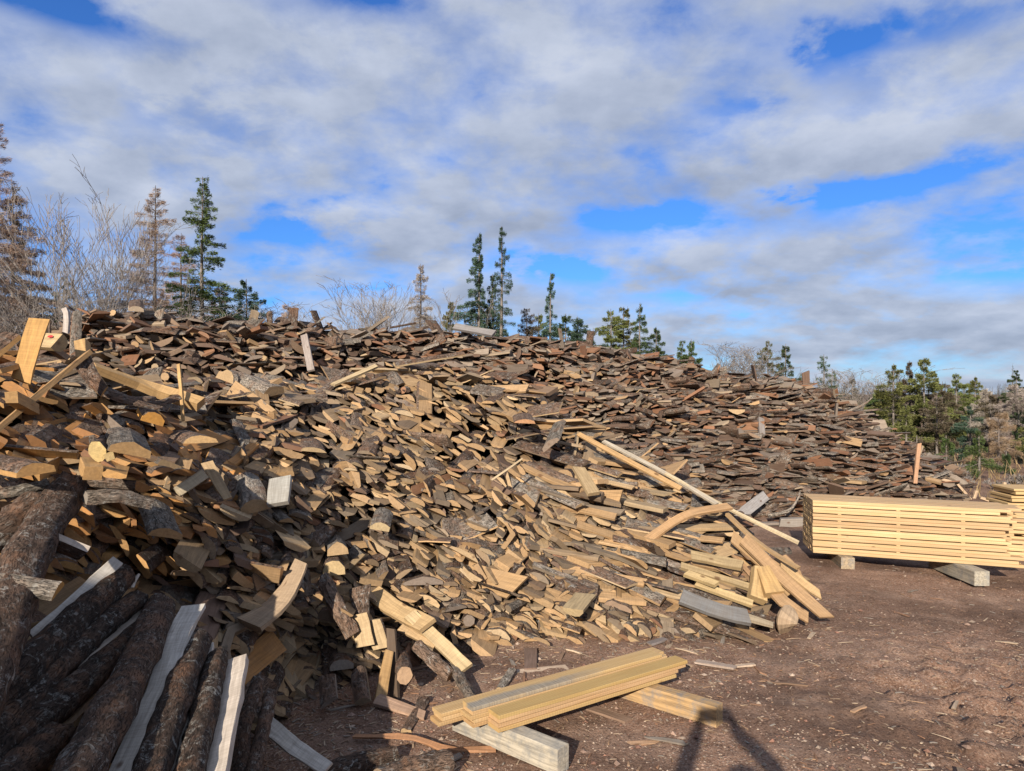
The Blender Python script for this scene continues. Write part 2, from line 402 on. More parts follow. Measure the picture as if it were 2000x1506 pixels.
def fill(patch, da, dz, zone):
    out = []
    cnt = int(patch.len/da)
    crest = patch.at(np.linspace(0, patch.len, cnt), np.ones(cnt)); base = patch.at(np.linspace(0, patch.len, cnt), np.zeros(cnt))
    for i in range(cnt):
        a0 = i*da
        hh = max(.08, crest[i][2]-base[i][2]); L = np.linalg.norm(crest[i]-base[i])
        nv = int(max(3, L*.72/dz))
        into = crest[i]-base[i]; into[2] = 0; into = nrm(into)
        for j in range(nv+1):
            a = a0+rng.uniform(-.5, .5)*da+(j % 2)*da*.5; v = np.clip((j+rng.uniform(-.4, .4))/nv, 0, 1)
            if a < 0 or a > patch.len: continue
            pt = patch.at(np.array(a), np.array(v)); px, py = to_px(pt)
            big = 1.0; band = fbm(a*.9, v*5+a*.5, 3, patch.seed+70)
            if zone == 'near':
                dn = dent(pt); pt = pt+into*dn*.9; pt[2] -= dn*.25
                pal = PAL_TAN
                wl = np.clip((520-px)/260, 0, 1)*np.clip((1180-py)/100, .25, 1)
                if rng.random() < wl*.85: pal = PAL_OR
                elif rng.random() < .10: pal = PAL_FAR
                roll0 = R(25)+band*.9; ys = .24; ps = .11; pitch = R(4)
                W = rng.choice([.075, .095, .115, .14, .165, .20], p=[.12, .20, .28, .22, .13, .05])*(1+.2*wl); T = W*rng.uniform(.15, .30)+.004
                if px > 1300: ys = .5; roll0 = R(16)
                if px > 1455: continue
                bk = rng.uniform(.25, .9)
            else:
                pal = PAL_FAR if rng.random() > .10 else PAL_TAN
                if px < 620 and rng.random() < .25: pal = PAL_TAN
                roll0 = R(8)+band*.9; ys = .34; ps = .13; pitch = R(2)
                if px < 650: ps = .19; roll0 += rng.normal(0, .3)
                if px > 1150: ys = .34+.7*min(1, (px-1150)/450); roll0 = band*.35
                W = rng.choice([.08, .10, .13, .16, .20, .24], p=[.10, .2, .27, .24, .13, .06]); T = W*rng.uniform(.15, .32)+.004
                bk = rng.uniform(.2, 1)
            yaw = rng.normal(0, ys)*(1 if rng.random() > .05 else 2.2); pi_ = pitch+rng.normal(0, ps)*(1 if rng.random() > .04 else 2.4); roll = roll0+rng.normal(0, .22)
            if rng.random() < .06: roll += rng.uniform(-1.6, 1.6)
            if rng.random() < .035: W *= rng.uniform(1.25, 1.7); T *= 1.3
            if v > .9: pi_ = pitch*.5+(pi_-pitch)*.5
            c, sn = math.cos(yaw), math.sin(yaw)
            ax = np.array([into[0]*c-into[1]*sn, into[0]*sn+into[1]*c, math.tan(np.clip(pi_, -1.1, 1.1))]); ax = nrm(ax)
            s0 = nrm(np.cross(ax, [0, 0, 1])); u0 = np.cross(s0, ax); up = u0*math.cos(roll)+s0*math.sin(roll)
            Ln = rng.uniform(.32, .55) if abs(yaw) < .8 else rng.uniform(.4, .8)
            st = pt-ax*rng.uniform(-.06, .17)*(1 if rng.random() > .06 else 2.0) - up*T*.3
            if abs(yaw) > .7: st = st - ax*Ln*.35
            bend = up*rng.normal(0, .012)
            path = [st, st+ax*Ln*.5+bend, st+ax*Ln]
            k = rng.choice(['half', 'cant', 'board', 'edging', 'round'], p=[.72, .14, .04, .07, .03])
            if k == 'round': W = T = rng.uniform(.05, .09)
            if rng.random() < .5: up = -up
            q = piece(path, up, W, T, k, pick(pal), bk, .07, rng.uniform(.8, 1.05), cut=.45)
            q.info = (zone, k, pal is PAL_OR, pal is PAL_FAR); out.append(q)
    return out
near_p = fill(NEAR, .106, .043, 'near')
back_p = fill(BACK, .118, .046, 'back')
# second, deeper layer closes the gaps, its colours darkened in place of shade
def deeper(src, frac, push):
    out = []
    for q in src:
        if rng.random() > frac: continue
        r = Piece(); r.C = q.C+1; r.L, r.T, r.M = q.L, q.T, q.M
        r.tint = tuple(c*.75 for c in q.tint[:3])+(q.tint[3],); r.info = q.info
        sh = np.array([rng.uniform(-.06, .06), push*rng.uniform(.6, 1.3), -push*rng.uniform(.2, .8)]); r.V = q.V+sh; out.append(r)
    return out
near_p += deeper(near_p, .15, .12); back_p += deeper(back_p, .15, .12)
# stray slabs jutting over the crests
def stray(patch, n, zone, lo=.93, a0=0, a1=1):
    for _ in range(n):
        a = rng.uniform(a0, a1)*patch.len; v = rng.uniform(lo, 1.0); pt = patch.at(np.array(a), np.array(v))
        th = rng.uniform(0, math.pi); ax = nrm([math.cos(th), rng.uniform(-.9, .9), rng.uniform(-.15, .3)])
        if zone == 'back' and rng.random() < .03: ax = nrm([rng.uniform(-.7, .7), rng.uniform(-.3, .3), 1])
        L = rng.uniform(.3, .7); W = rng.uniform(.07, .2); T = rng.uniform(.015, .04)
        up = nrm(np.array([0, -.3, 1])+rng.normal(0, .35, 3)); st = pt-ax*L*.5+np.array([0, 0, .02]); bend = up*rng.normal(0, .02)
        q = piece([st, st+ax*L*.5+bend, st+ax*L], up, W, T, rng.choice(['half', 'cant', 'board']), pick(PAL_FAR if zone == 'back' else PAL_TAN), rng.uniform(.3, 1), .08, cut=.5)
        q.info = (zone, 'half', False, zone == 'back'); (back_p if zone == 'back' else near_p).append(q)
stray(BACK, 420, 'back', .86); stray(NEAR, 90, 'near', .9); stray(NEAR, 14, 'near', .0, .55, .95); stray(BACK, 160, 'back', .0, .3, 1)
# loose long ones sliding down the right-hand flank of the near heap
for _ in range(85):
    a = NEAR.len*rng.uniform(.70, .93); v = rng.uniform(.05, 1); pt = NEAR.at(np.array(a), np.array(v))
    ax = nrm([1, -.55+rng.normal(0, .35), -.22+rng.normal(0, .12)]); L = rng.uniform(.3, .7); W = rng.uniform(.05, .12); T = rng.uniform(.015, .035)
    if to_px(pt+ax*L*.5)[0] > 1450: continue
    up = nrm([rng.normal(.15, .2), -.45+rng.normal(0, .3), 1]); st = pt-ax*L*.5+np.array([0, -.03, .04])
    if (st+ax*L)[2] < .02: st[2] += .02-(st+ax*L)[2]
    q = piece([st, st+ax*L*.5+up*rng.normal(0, .01), st+ax*L], up, W, T, rng.choice(['half', 'cant', 'board', 'edging']), pick(PAL_TAN), rng.uniform(.3, 1), .06, cut=.6)
    q.info = ('near', 'half', False, False); near_p.append(q)
for q in near_p+back_p:                     # nothing sinks below the ground
    mz = q.V[:, 2].min()
    if mz < -.05: q.V[:, 2] += (-.03-mz)

# heap cores: closed inner mass, coloured dark to stand in for shade between slabs, with back slopes so that they stand up from any side
def core(patch, push, backrun):
    na = 60; a = np.linspace(0, patch.len, na); rows = []
    base = patch.at(a, np.zeros(na)); crest = patch.at(a, np.ones(na))
    into = crest-base; into[:, 2] = 0; into /= np.linalg.norm(into, axis=1)[:, None]
    b0 = base+into*push; b0[:, 2] = -.08; rows.append(b0)
    for v in (0, .1, .2, .33, .5, .66, .83, 1):
        r = patch.at(a, np.full(na, v)); r = r+into*push; r[:, 2] = np.maximum(r[:, 2]-push*.55, -.06)
        for i in range(na):
            if patch is NEAR: r[i] += into[i]*dent(r[i])*1.1; r[i, 2] = max(-.06, r[i, 2]-dent(r[i])*.2)
        rows.append(r)
    for f in (.35, .7, 1.0):
        r = crest+into*(push+backrun*f); r[:, 2] = np.maximum(crest[:, 2]-push*.55, 0)*(1-f)-.08*f; rows.append(r)
    Vv = np.concatenate(rows); nr = len(rows); L = []
    for i in range(nr-1):
        for k in range(na-1): L += [i*na+k, i*na+k+1, (i+1)*na+k+1, (i+1)*na+k]
    T = [4]*((nr-1)*(na-1)); L += [i*na for i in range(nr)]; T.append(nr); L += [i*na+na-1 for i in range(nr)][::-1]; T.append(nr)
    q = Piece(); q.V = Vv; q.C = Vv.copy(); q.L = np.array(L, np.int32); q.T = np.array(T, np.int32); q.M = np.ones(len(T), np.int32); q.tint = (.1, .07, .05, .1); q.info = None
    return q
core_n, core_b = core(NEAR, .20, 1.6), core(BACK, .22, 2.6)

# ------------------------------------------------------------ hand placed pieces
def slab(name, label, cat, pts, W, T, kind='cant', up=(0, -.5, .85), tint=(.42, .28, .14), bark=.5, n=6, taper=1.0, cut=.3, group=None, mark=None, rough=.05, wav=.0016, mats=None, shape=None):
    pts = [(a, b, c*.972 if 3.5 < c < 8 and b < 1235 else c) for a, b, c in pts]
    q = piece(subdiv([P(*p) for p in pts], n), up, W, T, kind, tint, bark, rough, taper, cut, wav=wav, shape=shape)
    o = build(name, [q], mats or WM, origin=q.V.mean(0)); tag(o, label, cat, group); OCC.append(q)
    if mark:
        c = q.V.mean(0); LAND.append((*to_px(c), mark))
    return o
G, TAN, ORG, PALE, SIL = (.26, .23, .20), (.44, .30, .16), (.48, .26, .09), (.60, .46, .28), (.38, .34, .30)
slab('bent_board', 'long orange-brown board bent into an arch over the right end of the near heap', 'board', [(1262, 1056, 5.62), (1340, 1006, 5.75), (1425, 989, 5.9)], .075, .022, 'board', (-.3, -.55, .8), (.46, .28, .14), n=10, mark='the arched board')
slab('lath', 'long straight pale lath sticking out to the right beyond the near heap', 'lath', [(1300, 925, 6.4), (1420, 992, 6.1), (1560, 1060, 5.8)], .028, .018, 'board', (0, -.4, .9), (.62, .50, .32), mark='the long pale lath')
slab('lath', 'weathered pale lath lying down the crest line, upper left of the long pale lath', 'lath', [(1178, 862, 6.75), (1300, 925, 6.42), (1400, 985, 6.1)], .04, .02, 'board', (0, -.5, .9), (.48, .42, .33), mark='the pale crest lath')
slab('lath', 'orange-tan lath lying on the crest just below the weathered pale one', 'lath', [(1130, 848, 6.75), (1230, 902, 6.4), (1330, 955, 6.1)], .05, .02, 'board', (0, -.6, .8), (.50, .31, .14), mark='the orange crest lath')
slab('lath', 'narrow brown lath running down from the arched board towards the fan of planks', 'lath', [(1420, 1004, 5.85), (1480, 1060, 5.6), (1560, 1110, 5.35)], .04, .02, 'board', (.3, -.5, .8), (.40, .26, .13))
fan = [([(1452, 1052, 5.55), (1530, 1130, 5.3), (1615, 1206, 5.05)], .11, 'longest tan plank of the fan at the heap foot, pointing to the lower right'),
       ([(1430, 1048, 5.62), (1500, 1110, 5.42), (1545, 1160, 5.25)], .10, 'tan plank in the middle of the fan at the foot of the near heap'),
       ([(1525, 1098, 5.5), (1570, 1140, 5.4), (1602, 1162, 5.33)], .08, 'thin brown plank on the right edge of the fan, tip off the ground'),
       ([(1500, 1140, 5.2), (1530, 1175, 5.05), (1578, 1207, 4.98)], .10, 'yellow-tan plank with a pointed tip beside the oval slab end'),
       ([(1520, 1090, 5.6), (1550, 1120, 5.5), (1562, 1158, 5.35)], .13, 'broad pinkish brown board lying under the right side of the fan')]
for pts, W, lb in fan:
    slab('plank', lb, 'plank', pts, W, .022, 'board', (.1, -.75, .65), pick([(.44, .28, .14), (.40, .25, .13), (.48, .32, .16)]), n=5, taper=.75, cut=.8, group='planks fanned out at the right foot of the near heap')
for _ in range(14):
    x0 = rng.uniform(1425, 1535); y0 = 1042+(x0-1425)*.6+rng.uniform(-8, 60); L_ = rng.uniform(40, 110); y1 = y0+L_*rng.uniform(.6, 1.0); x1 = x0+L_*rng.uniform(.5, 1.0); d0 = 5.72-(y0-1042)/190*.5
    slab('splinter', 'thin tan splinter lying among the planks of the fan', 'splinter', [(x0, y0, d0), (x1, y1, d0-.22)], rng.uniform(.02, .05), .012, 'board', (.1, -.7, .7), pick([(.46, .28, .13), (.36, .22, .12), (.52, .34, .17)]), n=4, taper=.5, cut=.8, group='thin splinters among the fanned planks')
LAND.append((1530, 1130, 'the fan of planks'))
slab('plank', 'short board with a bright square face hanging at the left edge of the fan', 'plank', [(1483, 1108, 5.3), (1478, 1172, 5.12)], .09, .05, 'board', (0, -1, .2), (.50, .34, .16), n=3, taper=1.3)
slab('plank', 'short tapered board right beside the square-faced one at the left of the fan', 'plank', [(1488, 1110, 5.28), (1512, 1162, 5.1)], .10, .05, 'board', (.1, -1, .2), (.52, .33, .14), n=3, taper=1.35)
slab('oval_slab', 'oval grey-tan slab end standing on the dirt below the fan of planks', 'slab', [(1546, 1186, 4.98), (1542, 1199, 4.93), (1536, 1215, 4.89), (1529, 1240, 4.86)], .13, .03, 'board', (0, -1, .25), (.40, .29, .19), n=11, cut=.0, rough=.02, shape=[.3, .6, .8, .92, 1, 1.02, 1, .93, .8, .6, .3], mark='the oval slab end')
slab('grey_plank', 'dark grey weathered plank sloping to the dirt left of the oval slab end', 'plank', [(1330, 1165, 4.95), (1400, 1192, 4.85), (1462, 1206, 4.82)], .11, .03, 'board', (0, -.6, .8), (.17, .17, .17), n=6, mark='the dark grey plank')
slab('plank', 'greyish plank tip poking out from under the dark grey plank', 'plank', [(1440, 1200, 4.87), (1510, 1221, 4.78)], .06, .025, 'board', (0, -.5, .8), (.32, .26, .18), n=3, taper=.6)
for i, (x0, y0, x1, y1, d, lb) in enumerate([
  (1360, 1140, 1470, 1180, 5.05, 'squared yellow batten above the dark grey plank, lower of two'),
  (1350, 1085, 1450, 1105, 5.3, 'broad tan board lying level in the right flank of the near heap'),
  (1330, 1105, 1475, 1150, 5.25, 'long tan plank in the right flank, between the level board and the battens'),
  (1340, 1120, 1400, 1142, 5.1, 'squared yellow batten above the dark grey plank, upper of two')]):
    slab('plank', lb, 'plank', [(x0, y0, d+.12), (x1, y1, d-.03)], .05+.03*(i == 1), .028, 'board', (0, -.6, .8), (.52, .38, .19) if i in (0, 3) else (.38, .28, .15), n=4)
slab('plank', 'wide tan plank slanting down left of the lumber stack, upper of the pair', 'plank', [(728, 1158, 4.62), (775, 1192, 4.45), (836, 1222, 4.25)], .11, .03, 'board', (.1, -.7, .7), (.50, .34, .17), n=6, mark='the upper slanting plank')
slab('plank', 'narrow tan plank slanting down to the dirt, lower of the pair left of the stack', 'plank', [(800, 1200, 4.32), (860, 1255, 4.12), (912, 1306, 3.98)], .075, .022, 'board', (.1, -.7, .7), (.54, .40, .22), n=6, mark='the lower slanting plank')
slab('plank', 'thin tan plank tip under the pair of slanting planks', 'plank', [(782, 1226, 4.3), (850, 1262, 4.1)], .05, .02, 'board', (.1, -.7, .7), (.46, .31, .16), n=3, taper=.6)
slab('grey_slab', 'upright grey-tan slab with a pointed foot left of the slanting planks', 'slab', [(702, 1146, 4.42), (703, 1180, 4.36), (708, 1226, 4.26)], .135, .035, 'cant', (0, -1, .2), (.33, .27, .19), n=6, taper=.6, mark='the upright pointed slab')
slab('tan_slab', 'square-ended tan block above the upright pointed slab', 'slab', [(652, 1112, 4.38), (648, 1085, 4.8)], .13, .085, 'cant', (0, -.3, 1), (.48, .35, .18), n=3, mark='the square tan block')
slab('bark_slab', 'bark-covered slab end stacked on the square tan block', 'slab', [(660, 1075, 4.5), (655, 1055, 4.95)], .13, .07, 'half', (0, -.2, 1), TAN, .9, n=4)
slab('big_slab', 'big smooth slab tilted up half in shade above the dark logs', 'slab', [(488, 1222, 3.62), (535, 1190, 3.74), (566, 1150, 3.85), (590, 1098, 3.98)], .19, .06, 'cant', (.45, .75, -.5), (.40, .29, .19), .3, n=8, taper=.6, mark='the big tilted slab')
slab('red_log', 'thin reddish round log sloping between the big tilted slab and pointed slab', 'log', [(632, 1130, 4.3), (655, 1180, 4.2), (690, 1240, 4.05)], .085, .085, 'log', (0, 0, 1), TAN, .6, n=9, wav=.006, mark='the thin reddish log')
for x0, y0, x1, y1, d, lb in [(700, 1200, 715, 1262, 4.1, 'slab with a pale scalloped end left of the dark upright plank'), (730, 1210, 748, 1266, 4.1, 'slab with a pale rounded end and dark bark beside the dark plank')]:
    slab('slab', lb, 'slab', [(x0, y0, d+.12), (x1, y1, d-.06)], .13, .045, 'half', (0, .7, .6), (.52, .38, .22), .4, n=4)
slab('dark_plank', 'dark brown narrow plank standing upright beside the slanting planks', 'plank', [(764, 1228, 4.15), (768, 1300, 3.95), (772, 1372, 3.78)], .05, .02, 'board', (-.3, -1, .1), (.10, .07, .05), n=5, mark='the dark upright plank')
slab('plank', 'narrow tan plank leaning against the dark upright plank', 'plank', [(760, 1272, 3.95), (742, 1372, 3.7)], .045, .02, 'board', (.3, -1, .2), (.46, .28, .12), n=4, taper=1.3)
slab('plank', 'pinkish tan short board lying on the dirt left of the lumber stack', 'plank', [(735, 1366, 3.7), (830, 1398, 3.55)], .08, .02, 'board', (.1, -.35, 1), (.40, .26, .18), n=3, taper=.6, mark='the pinkish short board')
slab('short_log', 'short round log with a notched pale end beside the slanting planks', 'log', [(790, 1320, 3.75), (786, 1285, 4.1)], .085, .085, 'log', (0, 0, 1), (.42, .27, .16), .5, n=5, wav=.004)
slab('log', 'reddish bark log lying behind the notched short log', 'log', [(815, 1262, 4.1), (880, 1320, 3.95)], .075, .075, 'log', (0, 0, 1), TAN, .6, n=7, wav=.006)
slab('log', 'grey bark-peeling log lying on the dirt behind the lumber stack', 'log', [(884, 1300, 4.05), (925, 1372, 3.66)], .055, .055, 'log', (0, 0, 1), TAN, .75, n=7, wav=.005)
slab('log', 'short whitish bark log just behind the middle of the lumber stack', 'log', [(1000, 1312, 4.05), (975, 1352, 3.85)], .05, .05, 'log', (0, 0, 1), TAN, 1.0, n=5, wav=.005)
slab('log', 'short dark log on the dirt left of the lumber stack end', 'log', [(828, 1370, 3.72), (792, 1432, 3.42)], .065, .06, 'log', (0, 0, 1), TAN, .5, n=6, taper=.8, wav=.006)
slab('slab', 'short tan slab with a bark edge standing over the shaded dirt', 'slab', [(700, 1310, 3.85), (708, 1370, 3.66)], .085, .04, 'cant', (.1, -1, .3), (.30, .22, .14), .5, n=3)
slab('slab', 'broad grey slab standing in the shade above the bare dirt', 'slab', [(638, 1320, 3.75), (642, 1372, 3.6)], .09, .03, 'cant', (0, -1, .3), (.20, .16, .13), .5, n=3)
slab('slab', 'grey-topped slab block halfway between big tilted slab and pinkish board', 'slab', [(668, 1300, 3.95), (660, 1270, 4.3)], .13, .05, 'cant', (0, -.2, 1), (.28, .23, .18), .5, n=3)
slab('splintered_strip', 'long splintered orange-brown strip lying on the dirt at the front', 'strip', [(692, 1438, 3.32), (800, 1440, 3.3), (870, 1462, 3.22), (968, 1463, 3.22)], .03, .012, 'edging', (0, -.2, 1), (.40, .20, .10), n=9, wav=.003, mark='the splintered strip')
slab('slab', 'grey flat bark-free strip on the dirt at the bottom edge', 'strip', [(900, 1474, 3.16), (850, 1500, 3.05)], .03, .008, 'board', (0, 0, 1), G, n=3)
slab('slab', 'flat brown board lying on the dirt behind the lumber stack centre', 'board', [(1036, 1268, 4.5), (1036, 1308, 4.15)], .075, .02, 'board', (0, -.2, 1), (.20, .13, .10), n=3)
slab('slab', 'pale pinkish strip lying on the dirt just behind the lumber stack', 'strip', [(1010, 1315, 4.12), (1108, 1305, 4.2)], .05, .015, 'board', (0, -.3, 1), (.42, .32, .24), n=3)
slab('slab', 'brown plank scrap on the dirt in front of the lumber stack', 'board', [(1150, 1382, 3.66), (1228, 1408, 3.5)], .06, .012, 'board', (0, 0, 1), (.26, .17, .12), n=3)
slab('slab', 'pale long sliver on the dirt right of the lumber stack far end', 'strip', [(1360, 1292, 4.25), (1436, 1304, 4.15)], .05, .012, 'board', (0, 0, 1), (.42, .33, .27), n=3)
slab('slab', 'short pale sliver at far right of the lumber stack, farther of the two', 'strip', [(1438, 1301, 4.2), (1474, 1298, 4.22)], .025, .01, 'board', (0, 0, 1), (.52, .40, .30), n=3)
slab('slab', 'grey plank scrap on the dirt behind the far end of the stack', 'board', [(1268, 1258, 4.58), (1308, 1245, 4.7)], .05, .012, 'board', (0, 0, 1), (.24, .21, .20), n=3)
# upper left
slab('upright_slab', 'orange curved slab standing on end against the sky at the left', 'slab', [(42, 745, 3.12), (58, 685, 3.16), (78, 624, 3.22)], .078, .022, 'cant', (-.1, 1, .3), (.50, .28, .09), .5, n=7, taper=1.1, mark='the standing orange slab')
slab('long_board', 'narrow orange board slanting up from the left edge past the standing slab', 'board', [(-30, 860, 2.68), (70, 775, 2.98), (172, 690, 3.3)], .038, .022, 'board', (-.5, -.75, .5), (.44, .26, .11), n=5, mark='the slanting narrow board')
slab('square_block', 'square-ended orange timber pointing at the viewer on the slanting board', 'timber', [(22, 776, 2.72), (66, 800, 3.05)], .042, .045, 'board', (0, -.2, 1), (.48, .28, .11), n=3)
slab('red_marked_slab', 'thick pale slab with a red paint mark behind the standing orange slab', 'slab', [(52, 668, 3.5), (118, 672, 3.45)], .095, .06, 'cant', (0, .8, -.6), (.50, .36, .19), n=3, cut=.1, mark='the red-marked slab')
rm = bpy.context.scene.collection.objects[-1]; pc = P(104, 664, 3.465)+np.array([0, -.8, .6])*.027
E = Piece(); aa = np.linspace(0, 2*math.pi, 9)[:-1]; uu = np.array([1, 0, 0]); vv = np.array([0, .6, .8])
E.V = np.array([pc+(uu*math.cos(t)*.016+vv*math.sin(t)*.009)*rng.uniform(.7, 1.2) for t in aa]); E.C = E.V.copy(); E.L = np.arange(8, dtype=np.int32); E.T = np.array([8], np.int32); E.M = np.array([0], np.int32); E.tint = (.5, .02, .02, .5); E.info = None
mm, mnt = mat('red_paint'); NB(mnt).out((.45, .03, .03), .6)
pm = build('paint_mark', [E], [mm], origin=np.array(rm.location)); pm.location = (0, 0, 0); pm.parent = rm
slab('slab', 'orange slab half out of frame at the left edge of the skyline', 'slab', [(-40, 700, 3.3), (18, 655, 3.45)], .12, .035, 'cant', (0, -.5, 1), (.50, .28, .10), n=3)
slab('slab', 'dark-faced broad slab lying at the left edge under the standing slab', 'slab', [(-30, 730, 3.0), (30, 715, 3.2)], .13, .04, 'cant', (-.2, -.8, .7), (.46, .26, .10), n=3)
slab('hanging_slab', 'flat orange slab hanging down to a point right of the slanting board', 'slab', [(158, 700, 3.75), (178, 735, 3.7), (204, 765, 3.65)], .10, .022, 'cant', (.1, -1, .15), (.44, .25, .09), .4, n=5, taper=.55, mark='the hanging orange slab')
slab('slab', 'small square-topped orange slab standing above the hanging slab', 'slab', [(160, 668, 3.8), (165, 705, 3.75)], .05, .07, 'board', (.2, -1, .2), (.48, .30, .13), n=3)
slab('slab', 'brown squared stick slanting down right from the red-marked slab', 'timber', [(82, 668, 3.6), (132, 702, 3.65)], .035, .03, 'board', (0, -.6, .8), (.30, .19, .12), n=3)
slab('long_timber', 'long tapering timber with a bright square end, pointing right', 'timber', [(182, 718, 4.2), (290, 757, 4.45), (392, 790, 4.5)], .05, .042, 'board', (0, -.6, .8), (.54, .34, .15), n=6, taper=1.5, mark='the long tapering timber')
slab('stick', 'thin upright stick standing in the near heap at upper left', 'stick', [(349, 712, 4.55), (354, 765, 4.42), (358, 822, 4.35)], .018, .014, 'board', (0, -1, 0), (.50, .31, .13), n=5, mark='the upright stick')
for x0, y0, x1, y1, d, lb in [(215, 770, 300, 778, 3.95, 'thin curved slab lying flat left of the thin upright stick'), (180, 752, 330, 800, 3.8, 'long thin splintered slab dipping right below the hanging slab'), (260, 790, 350, 775, 4.1, 'boat-shaped pale slab lying just left of the stick')]:
    slab('slab', lb, 'slab', [(x0, y0, d), ((x0+x1)/2, (y0+y1)/2+6, d), (x1, y1, d+.1)], .08, .02, 'half', (0, -.4, 1), (.46, .33, .18), .5, n=6, taper=.8)
slab('crescent_slab', 'big orange crescent slab with bark back among the bright slabs at left', 'slab', [(256, 880, 2.95), (248, 850, 3.3)], .18, .055, 'half', (.35, 0, 1), (.46, .28, .12), .8, n=4, mark='the big crescent slab')
slab('pale_log_end', 'pale yellow cut end of a split log under the big crescent slab', 'log', [(190, 882, 2.9), (205, 868, 3.3)], .06, .085, 'log', (-.3, 0, 1), (.62, .46, .2), .4, n=4)
slab('slab', 'pale yellow block between the yellow log end and the crescent slab', 'timber', [(214, 892, 2.9), (225, 878, 3.2)], .035, .035, 'board', (-.4, 0, 1), (.60, .44, .2), n=3)
slab('slab', 'wide half-round slab end right of the big crescent slab', 'slab', [(392, 862, 3.75), (360, 850, 4.1)], .17, .055, 'half', (0, 0, 1), (.46, .29, .13), .6, n=4, mark='the wide half-round slab')
slab('slab', 'bright orange slab standing out against dark bark near the stick', 'slab', [(300, 818, 3.85), (288, 800, 4.1)], .11, .06, 'cant', (.4, 0, 1), (.62, .30, .06), .6, n=3)
slab('slab', 'big orange slab with a pointed nose at the left edge above the logs', 'slab', [(70, 918, 2.6), (-10, 900, 2.9)], .12, .045, 'cant', (.1, -.3, 1), (.48, .27, .1), .5, n=4, mark='the pointed slab at the left edge')
slab('slab', 'flat orange block end with a cupped face above the dark bark strip', 'slab', [(182, 925, 2.75), (172, 905, 3.1)], .065, .05, 'board', (.1, 0, 1), (.48, .28, .11), n=3)
slab('bark_strip', 'dark blue-grey bark slab lying level between the big log and stacked slabs', 'slab', [(166, 973, 2.8), (230, 968, 2.86), (296, 985, 2.95)], .075, .05, 'half', (0, -.3, 1), G, .75, n=7, wav=.006, mark='the dark bark strip')
slab('slab', 'saddle-shaped orange slab standing on edge right of the dark bark strip', 'slab', [(325, 1045, 3.25), (300, 985, 3.5)], .17, .06, 'half', (.6, -.2, .8), (.42, .26, .12), .8, n=4, mark='the saddle-shaped slab')
slab('slab', 'pale flat slab face lying in the shade right of the big log', 'slab', [(92, 1052, 2.55), (162, 1080, 2.6)], .095, .045, 'cant', (-.1, -.55, -.8), (.56, .48, .40), .3, n=3, mark='the pale shaded slab')
slab('slab', 'bark-topped slab with an orange cut end beneath the big log', 'slab', [(-5, 1135, 2.2), (60, 1146, 2.2), (114, 1154, 2.22)], .065, .04, 'half', (0, -.5, .8), (.56, .30, .08), .9, n=5)
slab('white_bark_slab', 'thick slab with whitish scaly bark in the middle left of the heap', 'slab', [(498, 990, 4.05), (480, 935, 4.35)], .16, .075, 'half', (-.1, -.3, 1), TAN, 1.0, n=6, wav=.006, mark='the white bark slab')
slab('grey_square_slab', 'square grey sawn slab face right of the whitish bark slab', 'slab', [(548, 935, 4.2), (543, 985, 4.05)], .12, .03, 'board', (.05, -1, .35), (.34, .33, .30), n=3, mark='the square grey slab')
slab('slab', 'pale thin slab standing in the dark hollow left of the whitish bark slab', 'slab', [(400, 925, 3.9), (345, 962, 3.75)], .055, .015, 'board', (.5, -.7, .5), (.44, .36, .24), n=3)
slab('slab', 'thin tan slab leaning down right across the dark hollow', 'slab', [(405, 905, 4.0), (445, 975, 3.85)], .06, .02, 'board', (.4, -.8, .4), (.42, .30, .17), n=4, taper=.7, mark='the thin slab in the hollow')
slab('slab', 'white-barked slab sloping left on the upper left of the near heap', 'slab', [(440, 735, 6.0), (480, 742, 6.1), (535, 765, 6.0)], .22, .09, 'half', (0, -.3, 1), TAN, 1.0, n=6, wav=.006, mark='the white-barked slab')
slab('slab', 'broad tan slab end sitting highest left of the thick white-bark piece', 'slab', [(612, 880, 5.2), (605, 860, 5.6)], .17, .05, 'half', (.1, 0, 1), (.44, .32, .18), .6, n=4)
slab('slab', 'bright half-round slab end in the middle of the near heap', 'slab', [(742, 1030, 4.75), (750, 1000, 5.1)], .13, .05, 'cant', (.25, 0, 1), (.50, .38, .21), .9, n=4, mark='the bright half-round slab')
slab('pale_stick', 'thin pale stick leaning to the upper right near the heap middle', 'stick', [(960, 938, 5.55), (1020, 896, 5.75)], .014, .012, 'board', (0, -1, .2), (.55, .42, .26), n=3, mark='the thin pale stick')
slab('red_slab', 'orange-red half-round slab end near the crest of the near heap', 'slab', [(1025, 825, 6.6), (1020, 812, 7.0)], .20, .06, 'half', (0, 0, 1), (.46, .24, .12), .6, n=4, mark='the orange-red slab end')
slab('slab', 'large fan-shaped slab standing up right of the orange-red end', 'slab', [(1075, 868, 6.2), (1090, 830, 6.5)], .17, .05, 'half', (-.7, -.5, .5), (.24, .18, .14), .8, n=4)
slab('slab', 'broad tan slab with rounded end lying flat below the arched board', 'slab', [(1120, 1195, 4.6), (1145, 1165, 4.95)], .14, .055, 'cant', (0, 0, -1), (.48, .36, .2), .6, n=4, mark='the rounded tan slab')
slab('slab', 'long pale splinter lying across the near heap crest', 'slab', [(650, 752, 6.8), (735, 715, 7.2)], .05, .02, 'board', (0, -.6, .8), (.50, .38, .22), n=3)
slab('slab', 'long tan slab lying level on the crest right of the pale splinter', 'slab', [(770, 712, 7.5), (905, 690, 7.9)], .08, .03, 'cant', (0, -.5, .8), (.44, .32, .18), n=3)
slab('slab', 'flat tan plank facing the viewer, deep in right half of near heap', 'slab', [(1130, 915, 6.0), (1160, 965, 5.75)], .10, .03, 'board', (.3, -.9, .3), (.40, .29, .16), n=3, mark='the flat facing plank')
